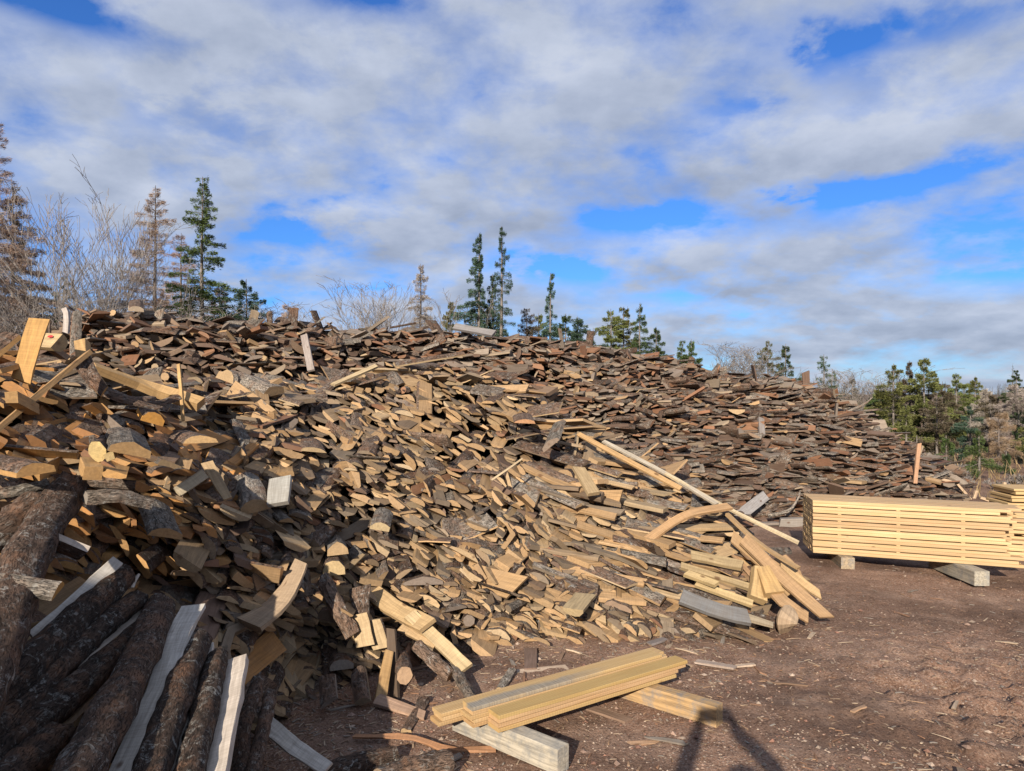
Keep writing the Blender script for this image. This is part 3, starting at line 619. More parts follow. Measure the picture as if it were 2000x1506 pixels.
# far heap
slab('grey_post', 'light grey plank standing upright on the far heap', 'plank', [(594, 655, 8.7), (608, 724, 8.2)], .085, .025, 'board', (0, -1, .1), (.34, .29, .26), n=3, mark='the grey upright plank')
slab('grey_post', 'thin pale post with a bent top at the left end of the far heap', 'post', [(126, 602, 7.0), (131, 618, 7.0), (129, 650, 7.0)], .05, .03, 'board', (0, -1, 0), (.50, .44, .40), n=4, mark='the thin pale post')
slab('slab', 'grey slab sticking straight up from the far heap crest, left of centre', 'slab', [(526, 610, 8.9), (527, 650, 8.8)], .07, .05, 'cant', (0, -1, 0), (.26, .2, .17), n=3, mark='the upright grey slab')
slab('slab', 'pale block on top of the far heap at its left end', 'slab', [(266, 604, 7.9), (266, 590, 8.2)], .15, .06, 'cant', (0, 0, 1), (.42, .33, .24), n=3, mark='the pale top block')
slab('grey_plank', 'long silvery plank lying along the far heap crest at centre', 'plank', [(888, 638, 10.2), (965, 652, 10.0)], .11, .04, 'board', (0, -.7, .6), (.24, .23, .23), n=3, mark='the silvery crest plank')
slab('stick', 'thin dark stick lying level above the far heap crest', 'stick', [(762, 640, 10.0), (812, 631, 10.1)], .03, .03, 'round', (0, 0, 1), (.2, .17, .15), .3, n=3)
slab('post', 'short grey post standing among the right-hand slabs of the far heap', 'post', [(1486, 818, 10.9), (1488, 850, 10.6)], .085, .05, 'board', (0, -1, .1), (.26, .23, .21), n=3, mark='the short grey post')
slab('stake', 'thin orange stake standing before the right end of the far heap', 'stake', [(1795, 866, 10.6), (1791, 905, 10.6), (1787, 944, 10.6)], .055, .03, 'board', (0, -1, 0), (.52, .30, .18), n=4, mark='the thin orange stake')
slab('silver_plank', 'silver grey plank leaning out of the far heap foot', 'plank', [(1440, 1010, 8.7), (1495, 968, 9.2)], .13, .03, 'board', (.5, -.7, .5), (.36, .34, .33), n=3, mark='the leaning silver plank')
slab('root', 'pale grey curved root at the foot of the far heap beside the stack', 'root', [(1500, 1008, 9.0), (1540, 998, 9.0), (1558, 975, 9.1), (1562, 960, 9.2)], .05, .05, 'round', (0, 0, 1), G, 1.0, n=10, taper=.3, wav=.006, mark='the pale root')
slab('grey_beam', 'grey squared beam lying on the ground left of the big lumber stack', 'beam', [(1522, 1022, 8.85), (1600, 1020, 8.85)], .12, .12, 'board', (0, 0, 1), (.28, .25, .22), n=3, mark='the grey ground beam')
slab('grey_beam', 'long flat weathered plank on the ground behind the heap end', 'plank', [(1395, 1024, 8.8), (1520, 1022, 8.9)], .1, .03, 'board', (0, 0, 1), (.25, .21, .18), n=3)
for x0, y0, x1, y1, d, lb in [(1838, 936, 1866, 944, 11.2, 'pale stick jutting right from the far heap end'), (1866, 942, 1896, 976, 11.0, 'pale stick leaning down to the lumber stack top'), (1902, 974, 1907, 958, 9.5, 'short pale stake behind the lumber stack, left of the tall one'),
                            (1957, 978, 1962, 942, 9.5, 'tall thin pale stake behind the right end of the lumber stack'), (1965, 980, 2010, 955, 9.3, 'pale pole leaning up to the right frame edge'), (1915, 972, 1932, 978, 9.4, 'short pale offcut behind the lumber stack')]:
    slab('stick', lb, 'stick', [(x0, y0, d), (x1, y1, d)], .035, .03, 'board', (0, -1, .2), (.56, .40, .26), n=3)
# branches lying at the crest of the far heap, right side
slab('branch', 'pale bare branch sticking up right over the far heap skyline', 'branch', [(1655, 805, 12.2), (1690, 788, 12.2), (1704, 776, 12.2)], .05, .05, 'round', (0, 0, 1), G, 1.0, n=6, taper=.3)

# ------------------------------------------------------------ foreground logs
LS = 1.10
def log(name, label, pts, r, taper=1.0, bark=.4, n=22, endcol=None, mark=None):
    if not any(w in label for w in ('splintered', 'stub', 'sunlit')): pts = [(a, b, c*LS) for a, b, c in pts]; r *= LS*.78; bark *= .5
    path = subdiv([P(*p) for p in pts], n); q = piece(path, (0, 0, 1), 2*r, 2*r, 'log', (.4, .28, .16), bark, .035, taper, 0, wav=.0)
    # knobbly bark relief
    ns = 14; c = np.repeat(path, ns, axis=0); v = q.V-c; ang = np.tile(np.arange(ns), len(path)); al = np.repeat(np.arange(len(path)), ns)
    f = 1+.13*(vnoise(ang*.9+bark*50, al*.7, 5)-.5)*2+.075*rng.uniform(-1, 1, len(v)); q.V = c+v*f[:, None]
    side = Piece(); side.V = q.V; side.C = q.C; side.tint = q.tint; side.info = None
    side.L = q.L[:-2*ns]; side.T = q.T[:-2]; side.M = np.zeros(len(side.T), np.int32)
    o = build(name, [side], [M_BARK], origin=path.mean(0), smooth=True); tag(o, label, 'log', 'bark-covered logs heaped at the lower left'); OCC.append(q)
    for e in (0, len(path)-1):
        E = Piece(); ring = q.V[e*ns:(e+1)*ns]; E.V = np.vstack([ring, ring.mean(0)+ (path[e]-path[abs(e-1)])*.04]); E.C = E.V*1.0; E.tint = (*(endcol or (.30, .22, .15)), .5); E.info = None
        E.L = np.array([x for k in range(ns) for x in (k, (k+1) % ns, ns)], np.int32); E.T = np.full(ns, 3, np.int32); E.M = np.zeros(ns, np.int32)
        oe = build('cut_end', [E], [M_END], origin=path.mean(0)); oe.parent = o; oe.location = (0, 0, 0)
    if mark: LAND.append((*to_px(path.mean(0)), mark))
    return o
log('log', 'thickest rust-brown log, top lit by the sun, rising to its cut top at upper left', [(138, 952, 2.62), (90, 1020, 2.4), (50, 1100, 2.15), (5, 1220, 1.9), (-60, 1400, 1.62)], .080, 1.0, .64, mark='the thick sunlit log')
log('log', 'short log stub at the left edge behind the thick sunlit log', [(75, 985, 2.75), (0, 1040, 2.6), (-90, 1090, 2.5)], .06, 1.0, .45)
log('log', 'thin pale-topped branch log at left edge above the thick sunlit log', [(95, 945, 2.85), (40, 958, 2.8), (-60, 975, 2.8)], .022, 1.1, .8)
log('log', 'dark mossy log right below the bright sawn edge at left', [(240, 1125, 2.75), (150, 1205, 2.4), (60, 1290, 2.1), (-60, 1400, 1.85)], .062, 1.05, .1)
log('log', 'dark log with white lichen, second below the bright sawn edge', [(268, 1172, 2.7), (170, 1250, 2.38), (70, 1345, 2.08), (-60, 1470, 1.8)], .055, 1.1, .3)
log('log', 'dark smooth log third below the bright sawn edge at left', [(290, 1225, 2.62), (180, 1320, 2.25), (70, 1410, 2.0), (-40, 1500, 1.8)], .060, 1.1, .2)
log('log', 'big peeling-bark log curving from centre to the bottom edge', [(312, 1185, 2.72), (285, 1260, 2.4), (230, 1370, 2.05), (170, 1480, 1.8), (110, 1600, 1.6)], .070, 1.12, .55, mark='the big peeling log')
log('log', 'brown-capped dark log between the two pale sawn slabs', [(386, 1250, 2.6), (350, 1350, 2.25), (310, 1460, 2.0), (270, 1600, 1.75)], .060, 1.05, .35)
log('log', 'narrow dark log pressed against the broad pale slab', [(424, 1285, 2.55), (400, 1390, 2.2), (372, 1500, 1.95), (350, 1600, 1.8)], .050, 1.0, .25)
log('log', 'dark log nearest the bottom left corner', [(110, 1440, 1.95), (40, 1500, 1.8), (-40, 1570, 1.65)], .06, 1.0, .3)
log('small_log', 'slim brown round log with a pale top right of the broad pale slab', [(528, 1356, 2.62), (515, 1420, 2.42), (488, 1530, 2.15)], .030, 1.05, .75, endcol=(.40, .33, .24), mark='the slim round log')
log('log', 'rust-brown log behind the slim round log', [(505, 1330, 2.9), (470, 1440, 2.5), (450, 1560, 2.3)], .035, 1.0, .6)
log('log', 'dark log lying crosswise at the bottom edge left of the splintered strip', [(770, 1478, 3.12), (700, 1492, 3.02), (610, 1520, 2.9)], .045, 1.0, .3)
log('log', 'mossy stub of a log at the bottom edge', [(880, 1492, 3.02), (800, 1505, 2.95), (740, 1530, 2.85)], .055, 1.0, .5)
# logs lower down in the heap that carry the others
for k, (x, y, d, dx, dy, dd) in enumerate([(120, 1330, 2.5, -150, 200, -.7), (220, 1300, 2.65, -110, 230, -.7), (330, 1330, 2.65, -60, 230, -.7), (420, 1370, 2.6, -30, 200, -.6), (60, 1250, 2.5, -170, 120, -.6),
                                          (470, 1420, 2.6, -10, 200, -.5), (300, 1420, 2.4, -90, 200, -.5), (180, 1420, 2.3, -120, 160, -.5), (20, 1150, 2.5, -150, 120, -.4), (130, 1180, 2.8, -120, 100, -.5), (230, 1240, 2.9, -100, 100, -.5), (360, 1290, 2.9, -40, 150, -.6)]):
    log('log', 'dark log in shadow underneath the top layer of logs', [(x, y, d+.1), (x+dx*.5, y+dy*.5, d+dd*.5), (x+dx, y+dy, d+dd)], rng.uniform(.04, .06), 1.05, rng.uniform(.1, .5), n=10)
def pslab(label, pts, W, T, up, tint=(.62, .57, .50), kind='cant', bark=.3, taper=1.0, mark=None, n=10):
    pts = [(a, b, c*LS) for a, b, c in pts]
    slab('pale_slab', label, 'slab', pts, W*LS, T, kind, up, tint, bark, n, taper, .5, 'pale sawn slabs among the dark logs', mark, .035, .002)
pslab('bright narrow sawn edge running beside the dark mossy log', [(228, 1098, 2.72), (130, 1190, 2.42), (18, 1288, 2.12)], .028, .05, (-.8, -.3, .4), mark='the bright sawn edge', kind='board')
pslab('ragged pale slab face tucked behind the bright narrow sawn edge', [(105, 1190, 2.6), (30, 1255, 2.35)], .12, .02, (-.2, -.8, .6), kind='board', n=5)
pslab('long pale slab with a wavy edge right of the big peeling log', [(378, 1186, 2.72), (345, 1250, 2.5), (318, 1330, 2.28), (270, 1440, 2.02), (230, 1530, 1.85)], .085, .02, (.1, -.75, .65), mark='the long pale slab', taper=.8, kind='board')
pslab('broad pale slab with a slanted top between dark log and slim round log', [(455, 1293, 2.55), (440, 1370, 2.3), (420, 1460, 2.08), (395, 1580, 1.85)], .105, .03, (0, -.8, .6), (.58, .50, .42), mark='the broad pale slab', kind='board')
pslab('pale strip showing between the dark logs at the lower left', [(212, 1322, 2.4), (120, 1410, 2.15), (20, 1500, 1.9)], .06, .02, (-.1, -.7, .7), kind='board')
pslab('narrow pale slab between the two big brown logs at bottom centre', [(405, 1262, 2.62), (385, 1340, 2.38), (352, 1440, 2.1), (330, 1530, 1.9)], .045, .02, (.2, -.75, .6), kind='board')
pslab('small pale slab lying by the slim log and pointing to lower right', [(515, 1408, 2.72), (570, 1455, 2.62), (640, 1502, 2.55)], .06, .02, (.2, -.7, .7), kind='board', taper=.8)
pslab('thin straight sawn edge between two dark logs', [(290, 1182, 2.72), (160, 1290, 2.3), (-10, 1425, 1.9)], .012, .03, (-.7, -.3, .5), kind='board', tint=(.42, .36, .30))
pslab('thin pale chip standing at the top of the dark logs', [(252, 1150, 2.75), (268, 1124, 2.78)], .04, .015, (-.6, -.7, .4), kind='board', n=3, taper=.5)

# ------------------------------------------------------------ visibility count, individual slabs
cand = near_p+back_p; allp = cand+OCC+[core_n, core_b]
vo = 0; verts = []; polys = []; owner = []
for pi, q in enumerate(allp):
    verts.append(q.V); o = 0
    for t in q.T.tolist():
        polys.append((q.L[o:o+t]+vo).tolist()); owner.append(pi); o += t
    vo += len(q.V)
bvh = BVHTree.FromPolygons(np.concatenate(verts).tolist(), polys)
count = np.zeros(len(allp), int)
org = Vector((0, 0, CAMH))
for yy in range(590, 1500, 5):
    for xx in range(2, 2000, 5):
        h = bvh.ray_cast(org, Vector(((xx-CX)/F, 1, -(yy-HY)/F)).normalized(), 40)
        if h[2] is not None: count[owner[h[2]]] += 1
order = np.argsort(-count[:len(cand)]); chosen = set(order[:296].tolist())
DIRS = ['right of', 'above right of', 'above', 'above left of', 'left of', 'below left of', 'below', 'below right of']
ORD = ['', 'second ', 'third ', 'fourth ', 'fifth ', 'sixth ', 'seventh ', 'eighth ', 'ninth ', 'tenth ', 'eleventh ', 'twelfth ']
recs = []
for i in chosen:
    q = cand[i]; px, py = to_px(q.V.mean(0)); px = min(1995, max(5, px))
    ds = [math.hypot(px-l[0], py-l[1]) for l in LAND]; k = int(np.argmin(ds)); l = LAND[k]
    s = int(round(math.degrees(math.atan2(l[1]-py, px-l[0]))/45)) % 8
    recs.append((k, s, ds[k], i))
recs.sort(); seen = {}
for k, s, dd, i in recs:
    q = cand[i]; z, kd, isor, isfar = q.info; n = seen.get((k, s), 0); seen[(k, s)] = n+1
    c = q.tint; br = sum(c[:3]); colr = ('orange-brown' if isor else 'dark brown' if br < .38 else 'greyish tan' if c[0] < 1.5*c[1]*.95 else 'tan')
    shp = {'half': 'half-round slab', 'cant': 'bark-backed slab', 'board': 'sawn board end', 'edging': 'narrow edging', 'round': 'round stick'}[kd]
    nth = ORD[min(n, 11)]
    o = build('wood_slab', [q], WM, origin=q.V.mean(0))
    tag(o, f"{colr} {shp}, {nth}nearest large one {DIRS[s]} {LAND[k][2]}", 'slab', 'loose sawmill slabs of the near heap' if z == 'near' else 'weathered sawmill slabs of the far heap')
rest_n = [q for i, q in enumerate(cand) if i not in chosen and q.info[0] == 'near']; rest_b = [q for i, q in enumerate(cand) if i not in chosen and q.info[0] == 'back']
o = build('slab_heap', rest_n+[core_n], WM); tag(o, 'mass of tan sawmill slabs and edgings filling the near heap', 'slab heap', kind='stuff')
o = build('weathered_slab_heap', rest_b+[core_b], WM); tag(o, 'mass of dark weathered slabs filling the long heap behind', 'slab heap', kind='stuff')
print('slabs', len(cand), 'min vis', count[order[295]])

# ------------------------------------------------------------ lumber
def bbox(name, o3, u, v, L, W, T, m, tint, label, cat, group=None, parent=None, warp=0.0, ends=True):
    """board with its near bottom corner at o3, u along its length, v across"""
    u = nrm(u); w = np.array([0, 0, 1.]); v = nrm(v); b = min(.003, T*.15)
    sec = [(0, b), (0, T-b), (b, T), (W-b, T), (W, T-b), (W, b), (W-b, 0), (b, 0)]
    ts = np.linspace(0, 1, 5); ro = rng.uniform(-.0008, .0008, (5, 8)); V = []; C = []
    off = np.array([rng.uniform(-9, 9), rng.uniform(-9, 9), rng.uniform(-9, 9)]) if m is not M_STAIN else np.zeros(3)
    for i, t in enumerate(ts):
        for k, (a, c) in enumerate(sec):
            V.append(np.array(o3)+u*L*t+v*(a+ro[i, k])+w*(c+ro[i, k]+warp*math.sin(math.pi*t))); C.append(np.array([W/2-a, L*t, c])+off)
    q = Piece(); q.V = np.array(V); q.C = np.array(C); q.L, q.T, q.M = topo(8, 5, frozenset()); q.M = np.zeros_like(q.M); q.tint = (*tint, .5); q.info = None
    ob = build(name, [q], [m], origin=q.V.mean(0)); tag(ob, label, cat, group); return ob
def yel(): 
    f = rng.uniform(.80, 1.1); return (.49*f, .335*f*rng.uniform(.95, 1.04), .16*f*rng.uniform(.85, 1.2))
fu = np.array([.831, .557, 0]); fv = np.array([-.557, .831, 0]); fo = np.array([-.055, 3.134, 0])
Z0 = .122
nm = ['bottom', 'second', 'third', 'fourth', 'fifth']
for col, (al, pe, nlay, lens, nmc) in enumerate([(0, 0, 4, [1.10, 1.12, 1.17, 1.18], 'front'), (-.075, .098, 5, [1.20, 1.2, 1.23, 1.21, 1.17], 'middle'), (-.18, .196, 3, [1.38, 1.40, 1.39], 'rear')]):
    for l in range(nlay):
        top = l == nlay-1
        lb = ('top' if top else nm[l])+f' board of the {nmc} row in the small lumber stack'
        if nmc == 'middle' and top: lb = 'top board with a blue-grey stain in the middle row of the small stack'
        st = fo+fu*(al+(rng.uniform(-.012, .012) if not top else 0))+fv*(pe+rng.uniform(-.003, .003))+np.array([0, 0, Z0-.001+l*.0186])
        bbox('board', st, fu+np.array([rng.uniform(-.003, .003), rng.uniform(-.003, .003), 0]), fv, lens[l], .089, .0178, M_STAIN if (nmc == 'middle' and top) else M_BOARD, yel(), lb, 'board', 'boards of the small lumber stack')
OLD = simple_mat('old_beam', (.13, .12, .105), (.30, .275, .235), 22, .85, .8)
def beam_mat():
    m, nt = mat('weathered_beam'); N = NB(nt)
    lc = N.n('ShaderNodeAttribute', attribute_name='lc').outputs['Vector']; tint = N.n('ShaderNodeAttribute', attribute_name='tint').outputs['Color']
    g1 = N.noise(N.vmul(lc, (55, 3, 55)), 1.5, 5, .65, .5); g2 = N.noise(lc, 14, 5, .7)
    c = N.mix(N.ramp(g1, [(.35, .55), (.6, 0.0)]), tint, (.05, .04, .03)); c = N.mix(N.ramp(g2, [(.45, 0.0), (.65, .7)]), c, (.15, .155, .16))
    N.out(c, .85, g1, .5, .004); return m
M_BEAM = beam_mat()
bd = nrm([-.76, .65, 0]); bp = np.array([.65, .76, 0])
e1 = np.array([.190, 2.985, .012]); bbox('skid_beam', e1, bd, bp, .62, .078, .108, M_BEAM, (.42, .37, .29), 'grey weathered beam under the near end of the small lumber stack', 'beam')
e2 = np.array([.970, 3.41, .012]); bbox('skid_beam', e2, bd, bp, .62, .072, .1, M_BEAM, (.42, .27, .13), 'tan beam with a greyed end under the far end of the small stack', 'beam')
# big stack on the right
bu = nrm([1.40, -.55, 0]); bv = nrm([.20, .98, 0]); bo = np.array([2.80, 6.68, 0]); zz = .125; layer = 0
names = ['bottom', 'second', 'third', 'fourth', 'fifth', 'sixth', 'seventh', 'eighth', 'ninth', 'tenth', 'eleventh', 'twelfth', 'thirteenth', 'fourteenth', 'fifteenth', 'top']
for band in range(8):
    for s in range(2):
        for c in range(5):
            L = 1.50+rng.uniform(-.03, .10)+(.06 if c == 0 and layer < 4 else 0)+(rng.uniform(.05, .28) if c else 0)
            if c == 0 and 6 < layer < 10: L -= .05
            st = bo+bu*rng.uniform(-.003, .003)+bv*(c*.096+(rng.uniform(-.004, .004)))+np.array([0, 0, zz])
            if c == 0: lb = names[layer]+(' board from the ground in' if 0 < layer < 15 else ' board in')+' the front face of the big stack'
            elif layer == 15: lb = ['', 'second', 'third', 'fourth', 'rearmost'][c]+' board from the front on top of the big stack'
            else: lb = 'board behind the front row inside the big lumber stack'
            f = rng.uniform(.74, 1.1)
            bbox('board', st, bu, bv, L, .092, .0264, M_EDGE, (.52*f, .37*f*rng.uniform(.96, 1.03), .20*f), lb, 'board', 'boards of the big lumber stack' if c == 0 or layer == 15 else 'boards inside the big lumber stack')
        zz += .0267; layer += 1
    if band < 7:                                   # thin stickers between the bands
        for k, t in enumerate((.24, .72, 1.22)):
            bbox('sticker', bo+bu*t+bv*(-.001)+np.array([0, 0, zz+.0003]), bv, -bu, .47, .03, .0080, M_BOARD, (.5, .38, .2), ['left', 'middle', 'right'][k]+' thin spacer strip between bundles '+str(band+1)+' and '+str(band+2)+' of the big stack', 'spacer', 'spacer strips in the big lumber stack')
        zz += .0088
q1 = np.array([2.98, 6.50, .0]); bbox('skid_beam', q1, nrm([.18, .98, 0]), np.array([.98, -.18, 0]), .62, .115, .122, M_BEAM, (.34, .26, .17), 'brown beam under the left end of the big lumber stack', 'beam')
q2 = np.array([3.86, 5.99, .0]); bbox('skid_beam', q2, nrm([.0, 1, 0]), np.array([1, 0, 0]), .66, .125, .122, M_BEAM, (.36, .32, .25), 'greyish beam under the right end of the big lumber stack', 'beam')
# part of a second stack behind, cut by the right frame edge
so = P(1978, 1080, 7.2); so[2] = .16
for l in range(14):
    L = 1.6+rng.uniform(-.1, .1)
    bbox('board', so+np.array([rng.uniform(-.05, .05), 0, l*.036]), nrm([1, -.12, 0]), nrm([.1, 1, 0]), L, .4, .021 if l % 2 else .03, M_EDGE, (.50, .35, .17), ['bottom', 'second', 'third', 'fourth', 'fifth', 'sixth', 'seventh', 'eighth', 'ninth', 'tenth', 'eleventh', 'twelfth', 'thirteenth', 'top'][l]+' wide board in the stack cut off by the right frame edge', 'board', 'boards of the lumber stack at the right frame edge')
bbox('skid_beam', so+np.array([.05, -.03, -.15]), np.array([0, 1, 0]), np.array([1, 0, 0]), .5, .12, .148, M_BEAM, (.32, .27, .2), 'beam under the stack cut off by the right frame edge', 'beam')

# ------------------------------------------------------------ ground litter
def scatter(n, fn):
    out = []
    for _ in range(n):
        q = fn()
        if q is not None: out.append(q)
    return out
OCT = np.array([[1, 0, 0], [0, 1, 0], [-1, 0, 0], [0, -1, 0], [0, 0, 1], [0, 0, -1], ], float)
OL = np.array([0, 1, 4, 1, 2, 4, 2, 3, 4, 3, 0, 4, 1, 0, 5, 2, 1, 5, 3, 2, 5, 0, 3, 5], np.int32)
def gpos(dmin=2.7, dmax=9):
    u = rng.random(); y = 1/(1/dmin+(1/dmax-1/dmin)*u); x = y*rng.uniform(-.55, .8); return x, y
def covered(x, y):
    px = CX+F*x/y; b = np.interp(px, NEAR.px, NEAR.cp[:, 0, 1])
    return px < 1580 and y > b+.25
def pebble():
    x, y = gpos(2.8, 8)
    if covered(x, y): return None
    if vnoise(x*1.1, y*1.1, 4) < .35: return None
    s = rng.uniform(.0025, .007)*(1 if rng.random() > .06 else 2.6)
    q = Piece(); v = OCT*s*rng.uniform(.6, 1.4, (6, 1))*np.array([1.2, 1, .6]); a = rng.uniform(0, 6.28); c, sn = math.cos(a), math.sin(a)
    v = v@np.array([[c, sn, 0], [-sn, c, 0], [0, 0, 1]]); q.V = v+np.array([x, y, float(ground_h(np.array(x), np.array(y)))+s*.2])
    q.C = q.V.copy(); q.L = OL; q.T = np.full(8, 3, np.int32); q.M = np.zeros(8, np.int32)
    b = rng.uniform(.5, 1.25); q.tint = (*(np.array([[.30, .20, .15], [.34, .26, .20], [.25, .13, .09], [.38, .29, .22]][rng.integers(4)])*b), .5); q.info = None; return q
def stone_mat():
    m, nt = mat('stone'); N = NB(nt); t = N.n('ShaderNodeAttribute', attribute_name='tint').outputs['Color']
    g_ = N.n('ShaderNodeNewGeometry').outputs['Position']; a = N.noise(g_, 160, 3, .6)
    N.out(N.mix(N.ramp(a, [(.3, .35), (.7, 0.0)]), t, (.08, .05, .04)), .9, a, .3, .003); return m
M_STONE = stone_mat()
tag(build('gravel', scatter(10000, pebble), [M_STONE]), 'small reddish and grey stones strewn over the brown dirt', 'gravel', kind='stuff')
def chip(big=False):
    x, y = gpos(2.8, 10)
    px = CX+F*x/y
    if not big and covered(x, y): return None
    b = np.interp(px, NEAR.px, NEAR.cp[:, 0, 1]); near = math.exp(-abs(y-b)/.45) if px < 1620 else .1
    if rng.random() > .10+1.6*near: return None
    L = rng.uniform(.012, .05)*(1 if rng.random() > .12 else 2.2); W = rng.uniform(.003, .010); T = rng.uniform(.001, .004)
    if big: L = rng.uniform(.08, .2); W = rng.uniform(.012, .035); T = rng.uniform(.004, .01)
    a = rng.uniform(0, 3.14); z = float(ground_h(np.array(x), np.array(y)))+T*.6+.001
    d = np.array([math.cos(a), math.sin(a), rng.uniform(-.08, .08)])*L/2; c = np.array([x, y, z])
    col = pick([(.42, .30, .20), (.50, .38, .27), (.32, .17, .10), (.24, .15, .10), (.45, .28, .17), (.30, .26, .22)])
    q = piece([c-d, c+d*.1+np.array([0, 0, T*.4]), c+d], (rng.uniform(-.2, .2), rng.uniform(-.2, .2), 1), W, T, 'board', col, .5, .15, rng.uniform(.4, 1), cut=1.0); return q
tag(build('wood_chips', scatter(11000, chip), WM), 'pale and rusty wood chips and bark crumbs on the dirt', 'wood chips', kind='stuff')
k = 0
while k < 46:
    q = chip(True)
    if q is None: continue
    c = q.V.mean(0)
    if c[1] > 7 or (covered(c[0], c[1])): continue
    tag(build('wood_scrap', [q], WM, origin=c), 'small flat splinter of wood lying loose on the open dirt', 'splinter', 'wood splinters lying loose on the dirt'); k += 1

# ------------------------------------------------------------ trees
def quads_obj(name, V4, tints, m, parent):
    """V4 (n,4,3) quads"""
    n = len(V4); me = bpy.data.meshes.new(name); me.vertices.add(n*4); me.vertices.foreach_set('co', V4.astype(np.float32).ravel())
    me.loops.add(n*4); me.loops.foreach_set('vertex_index', np.arange(n*4, dtype=np.int32)); me.polygons.add(n)
    me.polygons.foreach_set('loop_start', (np.arange(n)*4).astype(np.int32)); me.polygons.foreach_set('loop_total', np.full(n, 4, np.int32))
    me.update(calc_edges=True); a = me.attributes.new('tint', 'FLOAT_COLOR', 'POINT'); t = np.repeat(tints, 4)
    a.data.foreach_set('color', np.stack([t, t, t, np.ones_like(t)], 1).astype(np.float32).ravel()); me.materials.append(m)
    o = bpy.data.objects.new(name, me); COL.objects.link(o); o.parent = parent; return o
def tubes_obj(name, segs, m, parent, ns=3):
    """segs (n,8): p0, p1, r0, r1"""
    S = np.array(segs, float); n = len(S); p0, p1, r0, r1 = S[:, 0:3], S[:, 3:6], S[:, 6], S[:, 7]
    d = p1-p0; d /= np.maximum(1e-6, np.linalg.norm(d, axis=1))[:, None]
    ref = np.where(np.abs(d[:, 2:3]) > .9, np.array([[1., 0, 0]]), np.array([[0, 0, 1.]])); a = np.cross(d, ref); a /= np.linalg.norm(a, axis=1)[:, None]; b = np.cross(d, a)
    ang = np.arange(ns)*2*math.pi/ns; V = np.zeros((n, 2, ns, 3))
    for k, t in enumerate(ang):
        w = a*math.cos(t)+b*math.sin(t); V[:, 0, k] = p0+w*r0[:, None]; V[:, 1, k] = p1+w*r1[:, None]
    F_ = []
    for k in range(ns): F_.append([k, (k+1) % ns, ns+(k+1) % ns, ns+k])
    F_ = np.array(F_); L = (F_[None]+np.arange(n)[:, None, None]*2*ns).reshape(-1).astype(np.int32)
    me = bpy.data.meshes.new(name); me.vertices.add(n*2*ns); me.vertices.foreach_set('co', V.astype(np.float32).ravel())
    me.loops.add(len(L)); me.loops.foreach_set('vertex_index', L); me.polygons.add(n*ns)
    me.polygons.foreach_set('loop_start', (np.arange(n*ns)*4).astype(np.int32)); me.polygons.foreach_set('loop_total', np.full(n*ns, 4, np.int32))
    me.polygons.foreach_set('use_smooth', np.ones(n*ns, bool)); me.update(calc_edges=True); me.materials.append(m)
    o = bpy.data.objects.new(name, me); COL.objects.link(o); o.parent = parent; return o
